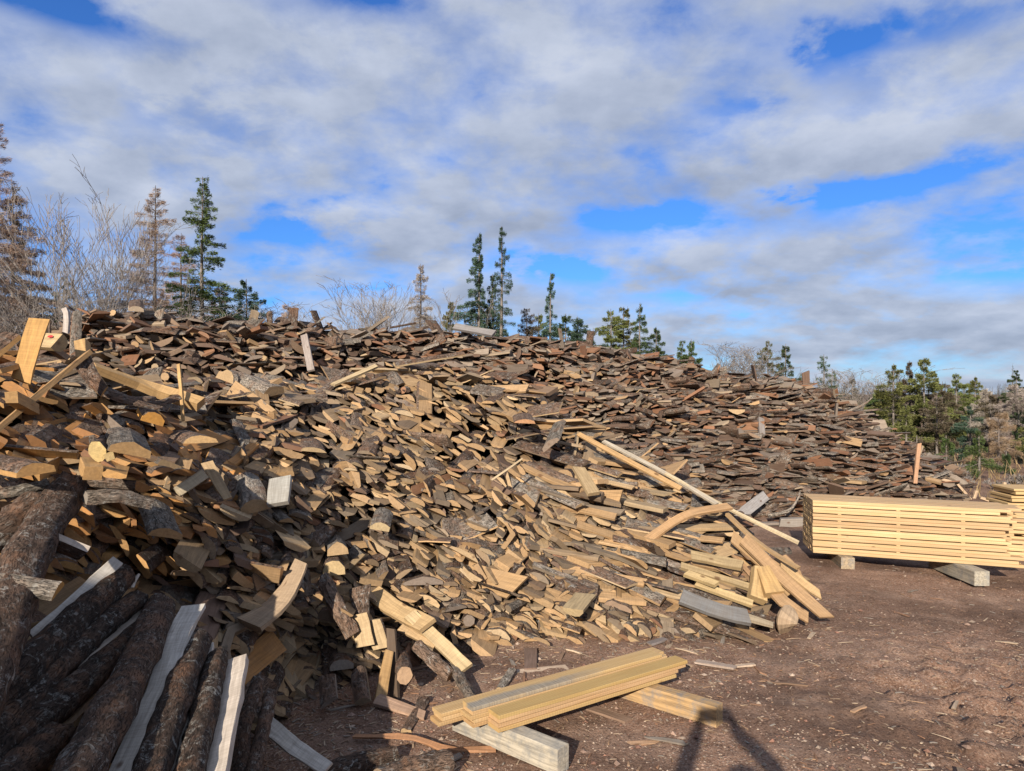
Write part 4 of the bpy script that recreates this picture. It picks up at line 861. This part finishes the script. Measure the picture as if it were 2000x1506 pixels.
def conifer(kind, loc, H, R0, label, clear=.12, dens=1.0, prof=.8, asym=0., gap=0., leaf='dark', group='trees behind the heaps', csz=1.0, thin=False, narrow_top=0., lean=0.):
    """tapered trunk, whorled limbs, needle sprays set along each limb"""
    root = empty(kind, loc, label, 'tree', group); rg = np.random.default_rng(int(abs(loc[0])*1000+H*77) % 99991)
    nw = int(H*11); B = []; segs = []
    wob = np.cumsum(rg.normal(0, .012, 12))*H*.12
    def tx(z): return np.interp(z/H, np.linspace(0, 1, 12), wob)+lean*z
    r0 = .012*H+.012
    zs = np.linspace(0, H, 9)
    for i in range(8): segs.append([tx(zs[i]), 0, zs[i], tx(zs[i+1]), 0, zs[i+1], r0*(1-zs[i]/H)+.008, r0*(1-zs[i+1]/H)+.006])
    for w in range(nw):
        z = H*(clear+(1-clear)*((w+rg.uniform(-.4, .4))/nw)); t = np.clip((z/H-clear)/(1-clear), 0, .995)
        rad = R0*(1-t)**prof*(.62+.45*vnoise(z*2.6, 3.1, int(H*10)))+.03
        if narrow_top and t > .45: rad *= narrow_top+(1-narrow_top)*0
        if gap and rg.random() < gap: rad *= .35
        rad = max(rad, .05*R0+.05)
        nb = rg.integers(2, 5)
        for b in range(nb):
            an = rg.uniform(0, 2*math.pi); l = rad*rg.uniform(.35, 1.2)*(1+asym*math.cos(an+math.pi))
            up = .38*(t-.3)+rg.normal(0, .10); up -= .16*rg.random()*(1-t); d = nrm([math.cos(an), math.sin(an), up]); p0 = np.array([tx(z), 0, z])
            B.append((*p0, *d, max(l, .06), t)); e = p0+d*l*.92; e[2] -= .05*l; segs.append([*p0, *e, .004+.006*l, .002])
    tubes_obj('trunk', segs, M_TRUNK if not thin else M_TWIGD, root, 5)
    B = np.array(B); w = B[:, 6]**1.25+.03; w /= w.sum()
    n = int((6400 if csz == 1 else 2100)*dens*H*(.35+R0*.55)/max(.6, csz)**1.3); n = min(n, 70000); bi = rg.choice(len(B), n, p=w); b = B[bi]
    t = np.sqrt(rg.uniform(.02, 1, n)); d = b[:, 3:6]; lat = np.cross(d, [0, 0, 1]); lat /= np.linalg.norm(lat, axis=1)[:, None]
    sd = rg.uniform(-1, 1, n); wid = b[:, 6]*.30*(1.15-t)+.015; pos = b[:, 0:3]+d*(b[:, 6]*t)[:, None]+lat*(sd*wid)[:, None]; pos[:, 2] += -np.abs(rg.normal(0, .035, n))*csz-.10*b[:, 6]*t**2+rg.normal(0, .02, n)*csz
    o = d*.8+lat*np.sign(sd)[:, None]*.55+rg.normal(0, .28, (n, 3)); o[:, 2] += .08; o /= np.linalg.norm(o, axis=1)[:, None]
    s = np.cross(o, rg.normal(0, 1, (n, 3))+np.array([0, 0, 1.0])); s /= np.linalg.norm(s, axis=1)[:, None]
    csz = csz*min(1.0, max(.62, R0/.9)); ln = rg.uniform(.035, .085, n)*csz; wd = (rg.uniform(.0045, .0095, n) if not thin else rg.uniform(.0022, .0045, n))*csz
    if thin: ln *= 1.5
    V4 = np.stack([pos-o*ln[:, None]*.5, pos+s*wd[:, None], pos+o*ln[:, None]*.5, pos-s*wd[:, None]], 1)
    ti = np.clip(rg.normal(.45, .2, n)+.25*(vnoise(pos[:, 0]*3+9, pos[:, 2]*3, 8)-.5), 0, 1)
    quads_obj('crown', V4, ti, M_LEAF[leaf], root); return root
def bare(kind, loc, H, spread, label, stems=5, leaf=M_TWIG, group='trees behind the heaps', fine=1.0, rr=1.0, ang=.45):
    root = empty(kind, loc, label, 'tree', group); rg = random.Random(int(abs(loc[0])*977+H*31)); segs = []; tw = []
    def grow(p, d, l, r, lev):
        n = 3 if lev < 3 else 2; q = np.array(p)
        for i in range(n):
            d = nrm(d+np.array([rg.gauss(0, .09), rg.gauss(0, .09), rg.gauss(.05, .06)+(.10 if ang < .4 else 0)])); q2 = q+d*l/n; r2 = r*(1-.22)
            (segs if lev < 2 else tw).append([*q, *q2, r, r2])
            if lev < 4:
                for _ in range(1 if lev < 1 else (2 if rg.random() < .62*fine else 1)):
                    a = rg.uniform(0, 6.28); s = nrm(np.cross(d, [math.cos(a), math.sin(a), .2])); grow(q2, nrm(d*.85+s*rg.uniform(.65, 1.35)*ang), l*rg.uniform(.4, .68), r2*.58, lev+1)
            q = q2; r = r2
    for k in range(stems):
        a = rg.uniform(0, 6.28); t = spread*rg.uniform(.1, 1)/H
        grow((rg.uniform(-.03, .03), rg.uniform(-.03, .03), 0), nrm([math.cos(a)*t*1.2, math.sin(a)*t*1.2, 1]), H*rg.uniform(.7, .85), (.010+.0045*H)*rr/(stems**.25), 0)
    mz = np.percentile([s[5] for s in segs+tw], 99.7); f = H/mz
    S = np.array(segs)*1.0; S[:, [2, 5]] *= f; T_ = np.array(tw); T_[:, [2, 5]] *= f
    for A in (S, T_):
        for cc_ in (2, 5): A[:, cc_] = np.where(A[:, cc_] > .88*H, .88*H+(A[:, cc_]-.88*H)*.35, A[:, cc_])
    T_[:, 6:8] = np.maximum(T_[:, 6:8]*1.25, .0036)
    tubes_obj('trunk', S, leaf, root, 5); tubes_obj('crown', T_, leaf, root, 3); return root
def at(px, d): return (d*(px-CX)/F, d, 0)
def hgt(py, d): return CAMH-d*(py-HY)/F
def con(px, top, d, hw, label, kind='spruce_tree', **k):
    H = hgt(top, d); cy = float(np.interp(px, [0, 150, 900, 1200, 1500, 1650], [650, 600, 640, 680, 735, 800])); zc = hgt(cy, d) if px < 1680 else 0
    cl = k.get('clear', .12); t = min(.9, max(0, (zc/H-cl)/(1-cl))); k['dens'] = k.get('dens', 1)*1.35
    R0 = hw*d/F/max(.12, (1-t)**k.get('prof', .8))*1.0
    return conifer(kind, at(px, d), H, min(R0*1.35, H*.5), label, **k)
# left group
con(-12, 240, 14, 95, 'tall bare pinkish larch cut by the left frame edge', 'larch_tree', leaf='pink', thin=True, clear=.25, dens=1.5, prof=.75)
con(22, 362, 16.5, 75, 'dark sparse brownish spruce at the left frame edge', leaf='brown', clear=.15, dens=1.2, prof=.85, gap=.15)
bare('bare_tree', at(112, 15), hgt(425, 15), 1.0, 'thin bare grey tree between left-edge spruce and tall bare clump', 6, M_TWIGD, ang=.32)
bare('bare_tree', at(205, 14), hgt(342, 14), .75, 'tall upright bare multi-stemmed tree at left with fine vertical twigs', 11, ang=.22, rr=1.3)
con(122, 540, 17, 28, 'small green spruce low behind the left end of the far heap', dens=.9, gap=.2)
con(208, 585, 18, 35, 'small brownish spruce below the tall bare clump', leaf='brown', dens=.9, gap=.2)
con(300, 362, 17, 62, 'bare pinkish brown larch with a bent wispy top', 'larch_tree', leaf='pink', thin=True, clear=.1, dens=1.4, prof=.7, lean=.004)
con(352, 455, 20, 60, 'reddish bare larch just left of the tall green spruce', 'larch_tree', leaf='pink', thin=True, clear=.1, dens=1.7, prof=.6)
con(393, 345, 16, 78, 'tall green spruce with an irregular layered crown and knob top', leaf='bright', clear=.18, dens=1.0, prof=.8, gap=.12, narrow_top=.85)
con(430, 560, 18, 45, 'reddish larch twigs to the lower right of the tall green spruce', 'larch_tree', leaf='pink', thin=True, dens=1.4)
con(482, 545, 15, 38, 'small dense blue-green spruce right of the tall green spruce', leaf='blue', dens=1.7, prof=.7, clear=.05)
bare('bare_shrub', at(545, 16), hgt(575, 16), .5, 'thin bare shrub left of the reddish little larch', 5, M_TWIGD)
con(562, 592, 17, 22, 'little pinkish larch just over the far heap crest', 'larch_tree', leaf='pink', thin=True, dens=1.5)
bare('bare_shrub', at(610, 16), hgt(590, 16), .5, 'lone thin bare shrub leaning right over the crest', 2)
for x, t, d, s, n, lb in [(690, 565, 18, .9, 5, 'leftmost low birch of the pale bare clump'), (722, 518, 19, .8, 4, 'tallest pale bare birch left of the dead larch'), (778, 552, 18.5, .9, 5, 'pale bare birch directly left of the dead larch'), (856, 555, 19, .7, 4, 'pale bare birch directly right of the dead larch'), (905, 590, 19, .6, 3, 'low bare birch left of the leaning-crowned spruce')]:
    bare('bare_birch', at(x, d), hgt(t, d), s, lb, n, ang=.3)
con(822, 515, 19, 26, 'dead spiky larch standing in the pale birch clump', 'larch_tree', leaf='grey', thin=True, clear=.2, dens=1.0, prof=.6)
con(878, 588, 22, 20, 'small conical brownish-green pine left of the two tall spruces', leaf='olive', dens=1.8, prof=.6)
con(935, 456, 18, 40, 'tall spruce with a bare pale trunk and branches reaching far left', leaf='blue', clear=.36, dens=.85, prof=1.2, asym=.55, gap=.2)
con(960, 535, 18.6, 20, 'darker spruce squeezed between the two tall spruces', leaf='dark', clear=.25, dens=1.0)
con(978, 442, 18, 22, 'tallest centre spruce with a dense tuft at its top', leaf='blue', clear=.25, dens=.95, prof=.45, gap=.25)
con(950, 600, 20, 40, 'low green spruce at the feet of the two tall spruces', leaf='bright', dens=1.0)
con(1028, 603, 20, 20, 'small roundish brown-green tree right of the tall pair', 'pine_tree', leaf='brown', dens=1.6, prof=.35, clear=.5)
con(1073, 533, 19, 34, 'narrow-topped spruce standing alone right of the tall pair', leaf='blue', clear=.15, dens=1.0, prof=.9, narrow_top=.55)
con(1050, 612, 21, 22, 'low olive spruce left of the narrow-topped spruce', leaf='olive', dens=1.4)
con(1105, 612, 19, 30, 'low dark green spruce right of the narrow-topped spruce', leaf='dark', dens=1.3)
con(1130, 618, 18, 38, 'broad blue-green spruce behind the far heap crest', leaf='blue', dens=1.4, prof=.6)
con(1160, 640, 19, 12, 'thin grey half-dead spruce left of the olive pair', leaf='brown', dens=.6)
con(1190, 603, 20, 32, 'left one of the two olive conical firs', 'fir_tree', leaf='olive', dens=1.9, prof=.6)
con(1218, 600, 20.5, 34, 'right one of the two olive conical firs', 'fir_tree', leaf='olive', dens=1.9, prof=.65)
con(1248, 591, 19.5, 18, 'slender dark spruce right of the olive firs', leaf='dark', dens=1.1, prof=.7)
con(1283, 638, 20, 22, 'small dark spruce over the crest right of the slender one', leaf='dark', dens=1.4)
con(1332, 664, 22, 12, 'tiny left one of two small spruces over the right crest', leaf='bright', dens=1.2)
con(1353, 662, 21, 17, 'right one of two small spruces over the right crest', leaf='bright', dens=1.3)
bare('bare_shrub', at(1425, 22), hgt(655, 22), 1.2, 'wide bare grey bush over the right crest', 9, fine=1.2)
bare('bare_shrub', at(1462, 22), hgt(670, 22), 1.0, 'second bare bush just right of the wide one', 7, fine=1.1)
con(1500, 664, 22, 20, 'brownish olive fir right of the bare bushes', 'fir_tree', leaf='olive', dens=1.6, prof=.55)
con(1535, 671, 22, 25, 'dark spruce beside the brownish olive fir', leaf='dark', dens=1.2)
con(1567, 728, 24, 12, 'tiny green spruce tip at the far heap crest', leaf='bright')
con(1610, 692, 21, 20, 'narrow spruce with a knobbly top right of the far crest', leaf='dark', dens=1.0, prof=.6, gap=.3)
con(1625, 720, 21, 16, 'short green spruce touching the knobbly-topped one', leaf='bright', dens=1.2)
bare('bare_birch', at(1650, 21), hgt(712, 21), .6, 'grey bare birch left of the tangled grey shrub', 4)
bare('bare_shrub', at(1692, 20), hgt(705, 20), 1.0, 'tangled pale grey shrub at the right end of the far heap', 8, fine=1.2)
con(1665, 738, 22, 22, 'grey lichen-covered dead spruce near the tangled shrub', leaf='brown', dens=1.0)
# right-hand forest
GR = 1
fr = [(1745, 712, 18, 48, 'olive', 'broad olive spruce, leftmost of the tall right-hand trio'), (1778, 704, 19, 30, 'brown', 'brown-topped spruce in the middle of the tall right-hand trio'),
      (1805, 698, 18, 58, 'olive', 'pointed olive spruce, tallest of the right-hand trio'), (1868, 730, 24, 32, 'olive', 'conical olive fir right of the tall trio'),
      (1905, 734, 26, 32, 'olive', 'conical fir second to the right of the tall trio'), (1985, 722, 36, 22, 'dark', 'dark spruce top at the right frame edge'),
      (1770, 790, 16, 62, 'olive', 'shaggy olive spruce behind the end of the far heap'), (1830, 775, 16.5, 60, 'brown', 'shaggy grey-brown spruce in the middle of the right forest'),
      (1720, 760, 19, 40, 'bright', 'dense green spruce left of the shaggy olive one'), (1895, 790, 17, 55, 'blue', 'bluish spruce in the right forest'),
      (1990, 800, 17, 50, 'dark', 'dark green spruce cut by the right frame edge'), (1935, 770, 20, 45, 'brown', 'thin grey-brown spruce right of the bluish one'),
      (1848, 850, 14, 48, 'bright', 'vivid green young spruce, left of the near pair'), (1912, 838, 13.6, 50, 'bright', 'vivid green young spruce, right of the near pair'),
      (1965, 880, 14.5, 40, 'dark', 'low dark spruce near the right frame edge'), (2040, 760, 16, 60, 'olive', 'olive spruce just outside the right frame edge'), (1690, 800, 17, 40, 'dark', 'dark spruce low behind the far heap'),
      (1790, 850, 15, 35, 'brown', 'dead-branched low spruce behind the thin orange stake')]
for x, t, d, hw, lf, lb in fr: con(x, t, d, hw*1.45, lb, leaf=lf, dens=1.6, prof=.62, gap=.12, group='trees of the right-hand forest', clear=.2 if d < 14.6 else .08)
for x, t, d, hw, lf, lb in [(1950, 800, 15.5, 42, 'rust', 'rusty bare larch in the right-hand forest'), (1985, 750, 19, 55, 'grey', 'tall grey bare larch near the right frame edge'), (1925, 755, 22, 40, 'grey', 'grey bare larch behind the rusty one'), (1840, 745, 23, 40, 'brown', 'faded brown spruce behind the tall trio')]:
    con(x, t, d, hw, lb, 'larch_tree', leaf=lf, thin=True, dens=2.2, prof=.6, group='trees of the right-hand forest')
for x, t, d, lb in [(1765, 880, 13.5, 'grey leafless brush left of the near green spruces'), (1815, 890, 13, 'grey leafless brush between stake and green spruces'), (1880, 930, 12.5, 'grey tangle of dead branches under the green spruces'), (1945, 935, 12.2, 'arching dead branches right of the green spruces'), (1990, 925, 12.6, 'leafless brush at the right frame edge')]:
    bare('dead_brush', at(x, d), hgt(t, d), .9, lb, 9, group='leafless brush at the forest edge', fine=1.15)
bare('bare_shrub', at(60, 13), hgt(560, 13), 1.3, 'tangle of bare twigs low at the left frame edge', 10, group='trees behind the heaps', fine=1.2)
bare('bare_shrub', at(-20, 12.5), hgt(520, 12.5), 1.3, 'bare twigs spilling in from the left frame edge', 8, group='trees behind the heaps', fine=1.2)
bare('bare_shrub', at(160, 14), hgt(590, 14), 1.0, 'low bare brush under the thin grey tree', 8, M_TWIGD, fine=1.1)
bare('bare_shrub', at(340, 14.5), hgt(560, 14.5), 1.2, 'brush of bare twigs under the tall green spruce', 9, fine=1.1)
# a middle belt of forest, then the far wood line
def copy_tree(o, loc, sc, rz, label, group):
    c = o.copy(); c.location = loc; c.scale = (sc[0], sc[0], sc[1]); c.rotation_euler = (0, 0, rz); c['label'] = label; c['group'] = group; COL.objects.link(c)
    for ch in o.children: d = ch.copy(); COL.objects.link(d); d.parent = c
    return c
protos = [conifer('spruce_tree', (60+8*i, 62+i*3, -.03), 7.0+i, 1.5, 'spruce of the wooded belt in the middle distance', leaf=lf, dens=.32, csz=2.2, prof=.75, clear=.05, group='spruces of the middle-distance belt') for i, lf in enumerate(['olive', 'dark', 'brown', 'olive'])]
for i in range(90):
    d = rng.uniform(28, 75); px = rng.uniform(1560, 2120) if i < 62 else rng.uniform(-150, 1560)
    if d < 40 and px < 1560: d += 25
    z = -.03; hh = hgt(rng.uniform(748, 790), d) if px > 1560 else hgt(rng.uniform(735, 760), d)
    pr = protos[rng.integers(4)]; hs = hh/(7.0+protos.index(pr)); copy_tree(pr, (d*(px-CX)/F, d, z), (min(1.4, hs*1.1+.1), hs), rng.uniform(0, 6.28), 'spruce of the wooded belt in the middle distance', 'spruces of the middle-distance belt')
farp = [conifer('spruce_tree', (150+20*i, 215+9*i, -.03), 11+i, 2.4, 'dark spruce of the far wood line', leaf='far', dens=.16, csz=4.5, prof=.8, clear=.0, group='dark spruces of the far wood line') for i in range(3)]
for i in range(230):
    d = rng.uniform(150, 260); px = rng.uniform(1480, 2150) if i < 150 else rng.uniform(-250, 1480)
    pr = farp[rng.integers(3)]; hh = CAMH+d*rng.uniform(6, 26)/F; hs = hh/(11+farp.index(pr))
    copy_tree(pr, (d*(px-CX)/F, d, -.03), (hs*1.6, hs), rng.uniform(0, 6.28), 'dark spruce of the far wood line', 'dark spruces of the far wood line')

# grass and ground litter under the trees
def tuft():
    y = rng.uniform(11.3, 24); x = y*rng.uniform(-.75, .85)
    return x, y
n = 9000; u = rng.random(n); y = 10.8+u*16; x = y*rng.uniform(-.8, .85, n); keep = ~((x/y < .62) & (y < 14.5)); x, y = x[keep], y[keep]; n = len(x)
p0 = np.stack([x, y, np.full(n, -.03)], 1); o_ = rng.normal(0, .35, (n, 3)); o_[:, 2] = 1; o_ /= np.linalg.norm(o_, axis=1)[:, None]; ln = rng.uniform(.1, .4, n); s_ = np.stack([rng.normal(0, 1, n), rng.normal(0, 1, n), np.zeros(n)], 1); s_ /= np.linalg.norm(s_, axis=1)[:, None]
V4 = np.stack([p0-s_*.008, p0+s_*.008, p0+o_*ln[:, None]+s_*.002, p0+o_*ln[:, None]-s_*.002], 1)
go = quads_obj('dry_grass', V4, rng.random(n), leaf_mat('dry_grass', (.16, .11, .05), (.34, .26, .13)), None); tag(go, 'dry brown grass and stalks growing at the forest edge', 'grass', kind='stuff')

# ------------------------------------------------------------ photographer and an added unseen shadow caster, both behind the camera
def skin_person():
    J = {'pelvis': (0.02, -.50, .88, .13), 'waist': (0.02, -.49, 1.02, .12), 'chest': (.02, -.47, 1.22, .145), 'neck': (.02, -.44, 1.345, .055), 'head0': (.02, -.41, 1.44, .08), 'head': (.02, -.39, 1.50, .095), 'top': (.02, -.385, 1.555, .075)}
    for s, n_ in ((-1, 'l'), (1, 'r')):
        ex = -.19 if s < 0 else .30
        J['sh'+n_] = (s*.17+.02, -.45, 1.28, .062); J['el'+n_] = (ex, -.24, 1.22, .055); J['fo'+n_] = (-.165 if s < 0 else .21, -.13, 1.44, .046); J['wr'+n_] = (s*.088, -.05, 1.54, .036); J['pa'+n_] = (s*.086, -.03, 1.575, .026)
        J['hp'+n_] = (s*.095+.02, -.50, .84, .10); J['kn'+n_] = (s*.12+.02, -.47, .47, .065); J['an'+n_] = (s*.13+.02, -.51, .09, .045); J['to'+n_] = (s*.15+.02, -.34, .045, .04)
        for k, (fx, fz, fl) in enumerate([(0, .018, 1), (.0, .006, 1.05), (.0, -.008, 1), (.0, -.02, .85)]):
            J[f'f{k}a{n_}'] = (s*.082, -.022, 1.590+fz, .009); J[f'f{k}b{n_}'] = (s*(.066-.018*fl), -.024, 1.592+fz, .008)
        J['ta'+n_] = (s*.078, -.045, 1.585, .011); J['tb'+n_] = (s*.058, -.035, 1.575, .009)
    E = [('pelvis', 'waist'), ('waist', 'chest'), ('chest', 'neck'), ('neck', 'head0'), ('head0', 'head'), ('head', 'top')]
    for n_ in 'lr':
        E += [('chest', 'sh'+n_), ('sh'+n_, 'el'+n_), ('el'+n_, 'fo'+n_), ('fo'+n_, 'wr'+n_), ('wr'+n_, 'pa'+n_), ('pelvis', 'hp'+n_), ('hp'+n_, 'kn'+n_), ('kn'+n_, 'an'+n_), ('an'+n_, 'to'+n_), ('pa'+n_, 'ta'+n_), ('ta'+n_, 'tb'+n_)]
        for k in range(4): E += [('pa'+n_, f'f{k}a{n_}'), (f'f{k}a{n_}', f'f{k}b{n_}')]
    ks = list(J); me = bpy.data.meshes.new('person'); me.from_pydata([J[k][:3] for k in ks], [(ks.index(a), ks.index(b)) for a, b in E], [])
    o = bpy.data.objects.new('person', me); COL.objects.link(o); m = o.modifiers.new('skin', 'SKIN')
    for i, k in enumerate(ks): me.skin_vertices[0].data[i].radius = (J[k][3], J[k][3])
    me.skin_vertices[0].data[0].use_root = True
    m.use_smooth_shade = True; s = o.modifiers.new('sub', 'SUBSURF'); s.levels = s.render_levels = 1
    o.data.materials.append(simple_mat('jacket', (.03, .035, .05), (.05, .055, .07), 30, .9, .2))
    tag(o, 'photographer in a dark jacket holding a phone up with both hands', 'person'); return o
skin_person()
bbox('phone', np.array([-.082, -.020, 1.562]), np.array([1, 0, 0]), np.array([0, 1, 0]), .164, .008, .076, simple_mat('phone_black', (.02, .02, .02), (.03, .03, .03), 5, .3, 0), (.02, .02, .02), 'black phone held level in the photographer\'s hands', 'phone')
def poly_obj(name, verts, faces, m, parent=None):
    me = bpy.data.meshes.new(name); me.from_pydata([tuple(v) for v in verts], [], faces); me.update(); me.materials.append(m)
    o = bpy.data.objects.new(name, me); COL.objects.link(o); o.parent = parent; return o
shade_caster = empty('unseen_shade_caster', (-6, -5, 0), 'unseen gambrel-shaped building added behind the viewer to cast shade', 'shade_caster')  # unseen building shape, added only to shade the lower-left logs and dirt
def extr(profile, y0, y1): 
    n = len(profile); V = [(x, y0, z) for x, z in profile]+[(x, y1, z) for x, z in profile]
    return V, [tuple(range(n)), tuple(range(2*n-1, n-1, -1))]+[(i, (i+n), (i+1) % n+n, (i+1) % n) for i in range(n)]
ox, oy = -6, -5
wallp = [(-9.0-ox, 0), (-9.0-ox, 2.2), (-8.4-ox, 3.0), (-3.2-ox, 3.0), (-2.25-ox, 2.2), (-2.25-ox, 0)]
v, f = extr(wallp, -3.2-oy, -9-oy); poly_obj('wall', v, f, simple_mat('caster_boards', (.12, .08, .05), (.2, .14, .09), 8), shade_caster)
roofp = [(-9.3-ox, 2.05), (-8.3-ox, 3.54), (-5.8-ox, 3.56), (-3.5-ox, 3.54), (-3.25-ox, 3.46), (-2.97-ox, 3.30), (-2.74-ox, 3.1), (-1.98-ox, 2.25), (-2.2-ox, 2.21), (-3.5-ox, 3.42), (-5.8-ox, 3.5), (-8.2-ox, 3.4), (-9.15-ox, 2.0)]  # right-hand slope shaped to the wanted shade edge on logs and ground
v, f = extr(roofp, -3.0-oy, -9.2-oy); poly_obj('roof', v, f, simple_mat('caster_roof_mat', (.1, .1, .1), (.18, .17, .16), 8), shade_caster)
v, f = extr([(-9.0-ox, 2.2), (-8.3-ox, 3.45), (-5.8-ox, 3.6), (-3.35-ox, 3.5), (-2.85-ox, 3.0), (-2.25-ox, 2.2)], -3.15-oy, -3.25-oy); poly_obj('caster_gable', v, f, simple_mat('caster_gable_mat', (.14, .09, .06), (.22, .15, .1), 8), shade_caster)

# ------------------------------------------------------------ camera
cam = bpy.data.cameras.new('camera'); co = bpy.data.objects.new('camera', cam); COL.objects.link(co); scene.camera = co
co.location = (0, 0, CAMH); co.rotation_euler = (R(90), 0, 0); cam.sensor_width = 36; cam.lens = 36*F/2000; cam.shift_y = (HY-753)/2000; cam.clip_start = .005; cam.clip_end = 8000

# ------------------------------------------------------------ sun and sky
SD = Vector((-1.01, -3.59, 1.6)).normalized(); el = math.asin(SD.z); az = math.atan2(SD.x, SD.y)
sun = bpy.data.lights.new('sun', 'SUN'); so_ = bpy.data.objects.new('sun', sun); COL.objects.link(so_); sun.energy = 5.0; sun.angle = R(.53); sun.color = (1.0, .90, .76)
so_.rotation_euler = SD.to_track_quat('Z', 'Y').to_euler()
w = bpy.data.worlds.new('World'); scene.world = w; w.use_nodes = True; nt = w.node_tree; nt.nodes.clear(); N = NB(nt)
sky = N.n('ShaderNodeTexSky'); sky.sky_type = 'NISHITA'; sky.sun_disc = False; sky.sun_elevation = el; sky.sun_rotation = az
sky.air_density = 1.0; sky.dust_density = .3; sky.ozone_density = 2.5
dirv = N.n('ShaderNodeTexCoord').outputs['Generated']; sp = N.n('ShaderNodeSeparateXYZ'); N.l(dirv, sp.inputs[0]); dx, dy, dz = sp.outputs
azn = N.math('ARCTAN2', dx, dy); eln = N.math('ARCSINE', dz)
zc = N.math('ADD', N.math('MAXIMUM', dz, 0.0), .30)
cv = N.n('ShaderNodeCombineXYZ'); N.l(N.math('DIVIDE', dx, zc), cv.inputs[0]); N.l(N.math('DIVIDE', dy, zc), cv.inputs[1])
pv = cv.outputs[0]
def shifted(v, off):
    nd_ = N.n('ShaderNodeVectorMath', operation='ADD'); N.l(v, nd_.inputs[0]); nd_.inputs[1].default_value = off; return nd_.outputs[0]
nA = N.noise(pv, 2.1, 9, .56, .12); nB = N.noise(shifted(pv, (.03, .10, 0)), 2.1, 9, .56, .12); nF = N.noise(pv, 6.5, 8, .6, .15)
GAPS = [(130, 10, 220, 45, .34), (330, 200, 110, 55, .17), (640, 5, 200, 25, .12), (540, 440, 130, 48, .34), (400, 520, 120, 70, .16), (90, 470, 170, 130, .13), (1235, 440, 150, 34, .26), (1150, 545, 150, 28, .20), (1060, 525, 60, 22, .16),
        (1730, 35, 150, 60, .34), (1640, 130, 80, 60, .15), (1950, 10, 160, 30, .2), (1660, 350, 130, 45, .36), (1850, 330, 240, 42, .30), (1560, 420, 170, 26, .16), (1430, 215, 50, 25, .12), (1960, 560, 160, 18, .12), (1330, 590, 120, 15, .12), (880, 740, 900, 20, .04)]
azn0, eln0 = azn, eln
azn = N.math('ADD', azn, N.math('MULTIPLY', N.math('SUBTRACT', nF, .5), .30)); eln = N.math('ADD', eln, N.math('MULTIPLY', N.math('SUBTRACT', nA, .5), .14))
gsum = None
for (x, y, rx, ry, k) in GAPS:
    a0 = math.atan((x-CX)/F); e0 = math.atan((HY-y)/math.hypot(F, x-CX)); sx = rx/F*math.cos(a0)**2*1.0; sy = ry/F*math.cos(a0)
    u = N.math('DIVIDE', N.math('SUBTRACT', azn, a0), sx); v_ = N.math('DIVIDE', N.math('SUBTRACT', eln, e0), sy)
    r2 = N.math('ADD', N.math('MULTIPLY', u, u), N.math('MULTIPLY', v_, v_)); gg = N.math('MULTIPLY', N.math('EXPONENT', N.math('MULTIPLY', r2, -1)), k)
    gsum = gg if gsum is None else N.math('ADD', gsum, gg)
cover = N.math('SUBTRACT', N.math('ADD', N.math('ADD', N.math('MULTIPLY', nA, .78), N.math('MULTIPLY', nF, .30)), .028), N.math('MULTIPLY', gsum, N.math('ADD', .06, N.math('MULTIPLY', nF, 1.1))))
mask = N.ramp(cover, [(.41, 0.0), (.49, .5), (.60, .96)])
shade = N.math('ADD', N.math('ADD', N.math('MULTIPLY', nF, .40), .27), N.math('MULTIPLY', N.math('SUBTRACT', nA, nB), -1.1))
DARKS = [(1180, 350, 330, 90, .09), (1330, 390, 200, 50, .06), (1650, 520, 330, 70, .08), (700, 480, 250, 60, .05), (60, 330, 250, 60, .04), (1000, 130, 260, 70, -.07), (640, 230, 160, 70, -.06), (1750, 180, 200, 60, -.05), (1180, 420, 100, 25, .05), (1350, 470, 140, 30, -.1), (1500, 640, 500, 60, .05)]
ds = None
for (x, y, rx, ry, k) in DARKS:
    a0 = math.atan((x-CX)/F); e0 = math.atan((HY-y)/math.hypot(F, x-CX)); u = N.math('DIVIDE', N.math('SUBTRACT', azn, a0), rx/F); v_ = N.math('DIVIDE', N.math('SUBTRACT', eln, e0), ry/F)
    gg = N.math('MULTIPLY', N.math('EXPONENT', N.math('MULTIPLY', N.math('ADD', N.math('MULTIPLY', u, u), N.math('MULTIPLY', v_, v_)), -1)), k); ds = gg if ds is None else N.math('ADD', ds, gg)
sh = N.math('SUBTRACT', shade, ds)
cc = N.ramp(sh, [(.10, (.28, .33, .44)), (.36, (.41, .47, .60)), (.58, (.55, .61, .74)), (.85, (.74, .78, .87))])
ccs = N.n('ShaderNodeVectorMath', operation='SCALE'); N.l(cc, ccs.inputs[0]); ccs.inputs['Scale'].default_value = 10.0
skc = N.mix(1.0, sky.outputs[0], (.42, .86, 1.58), 'MULTIPLY')
fin = N.mix(mask, skc, ccs.outputs[0])
bg = N.n('ShaderNodeBackground'); bg.inputs['Strength'].default_value = .060; N.l(fin, bg.inputs['Color']); wo = N.n('ShaderNodeOutputWorld'); N.l(bg.outputs[0], wo.inputs[0])
scene.view_settings.view_transform = 'Standard'; scene.view_settings.look = 'None'; scene.view_settings.exposure = .74; scene.view_settings.gamma = 1
scene.cycles.use_denoising = True
scene.cycles.max_bounces = 6; scene.cycles.diffuse_bounces = 3
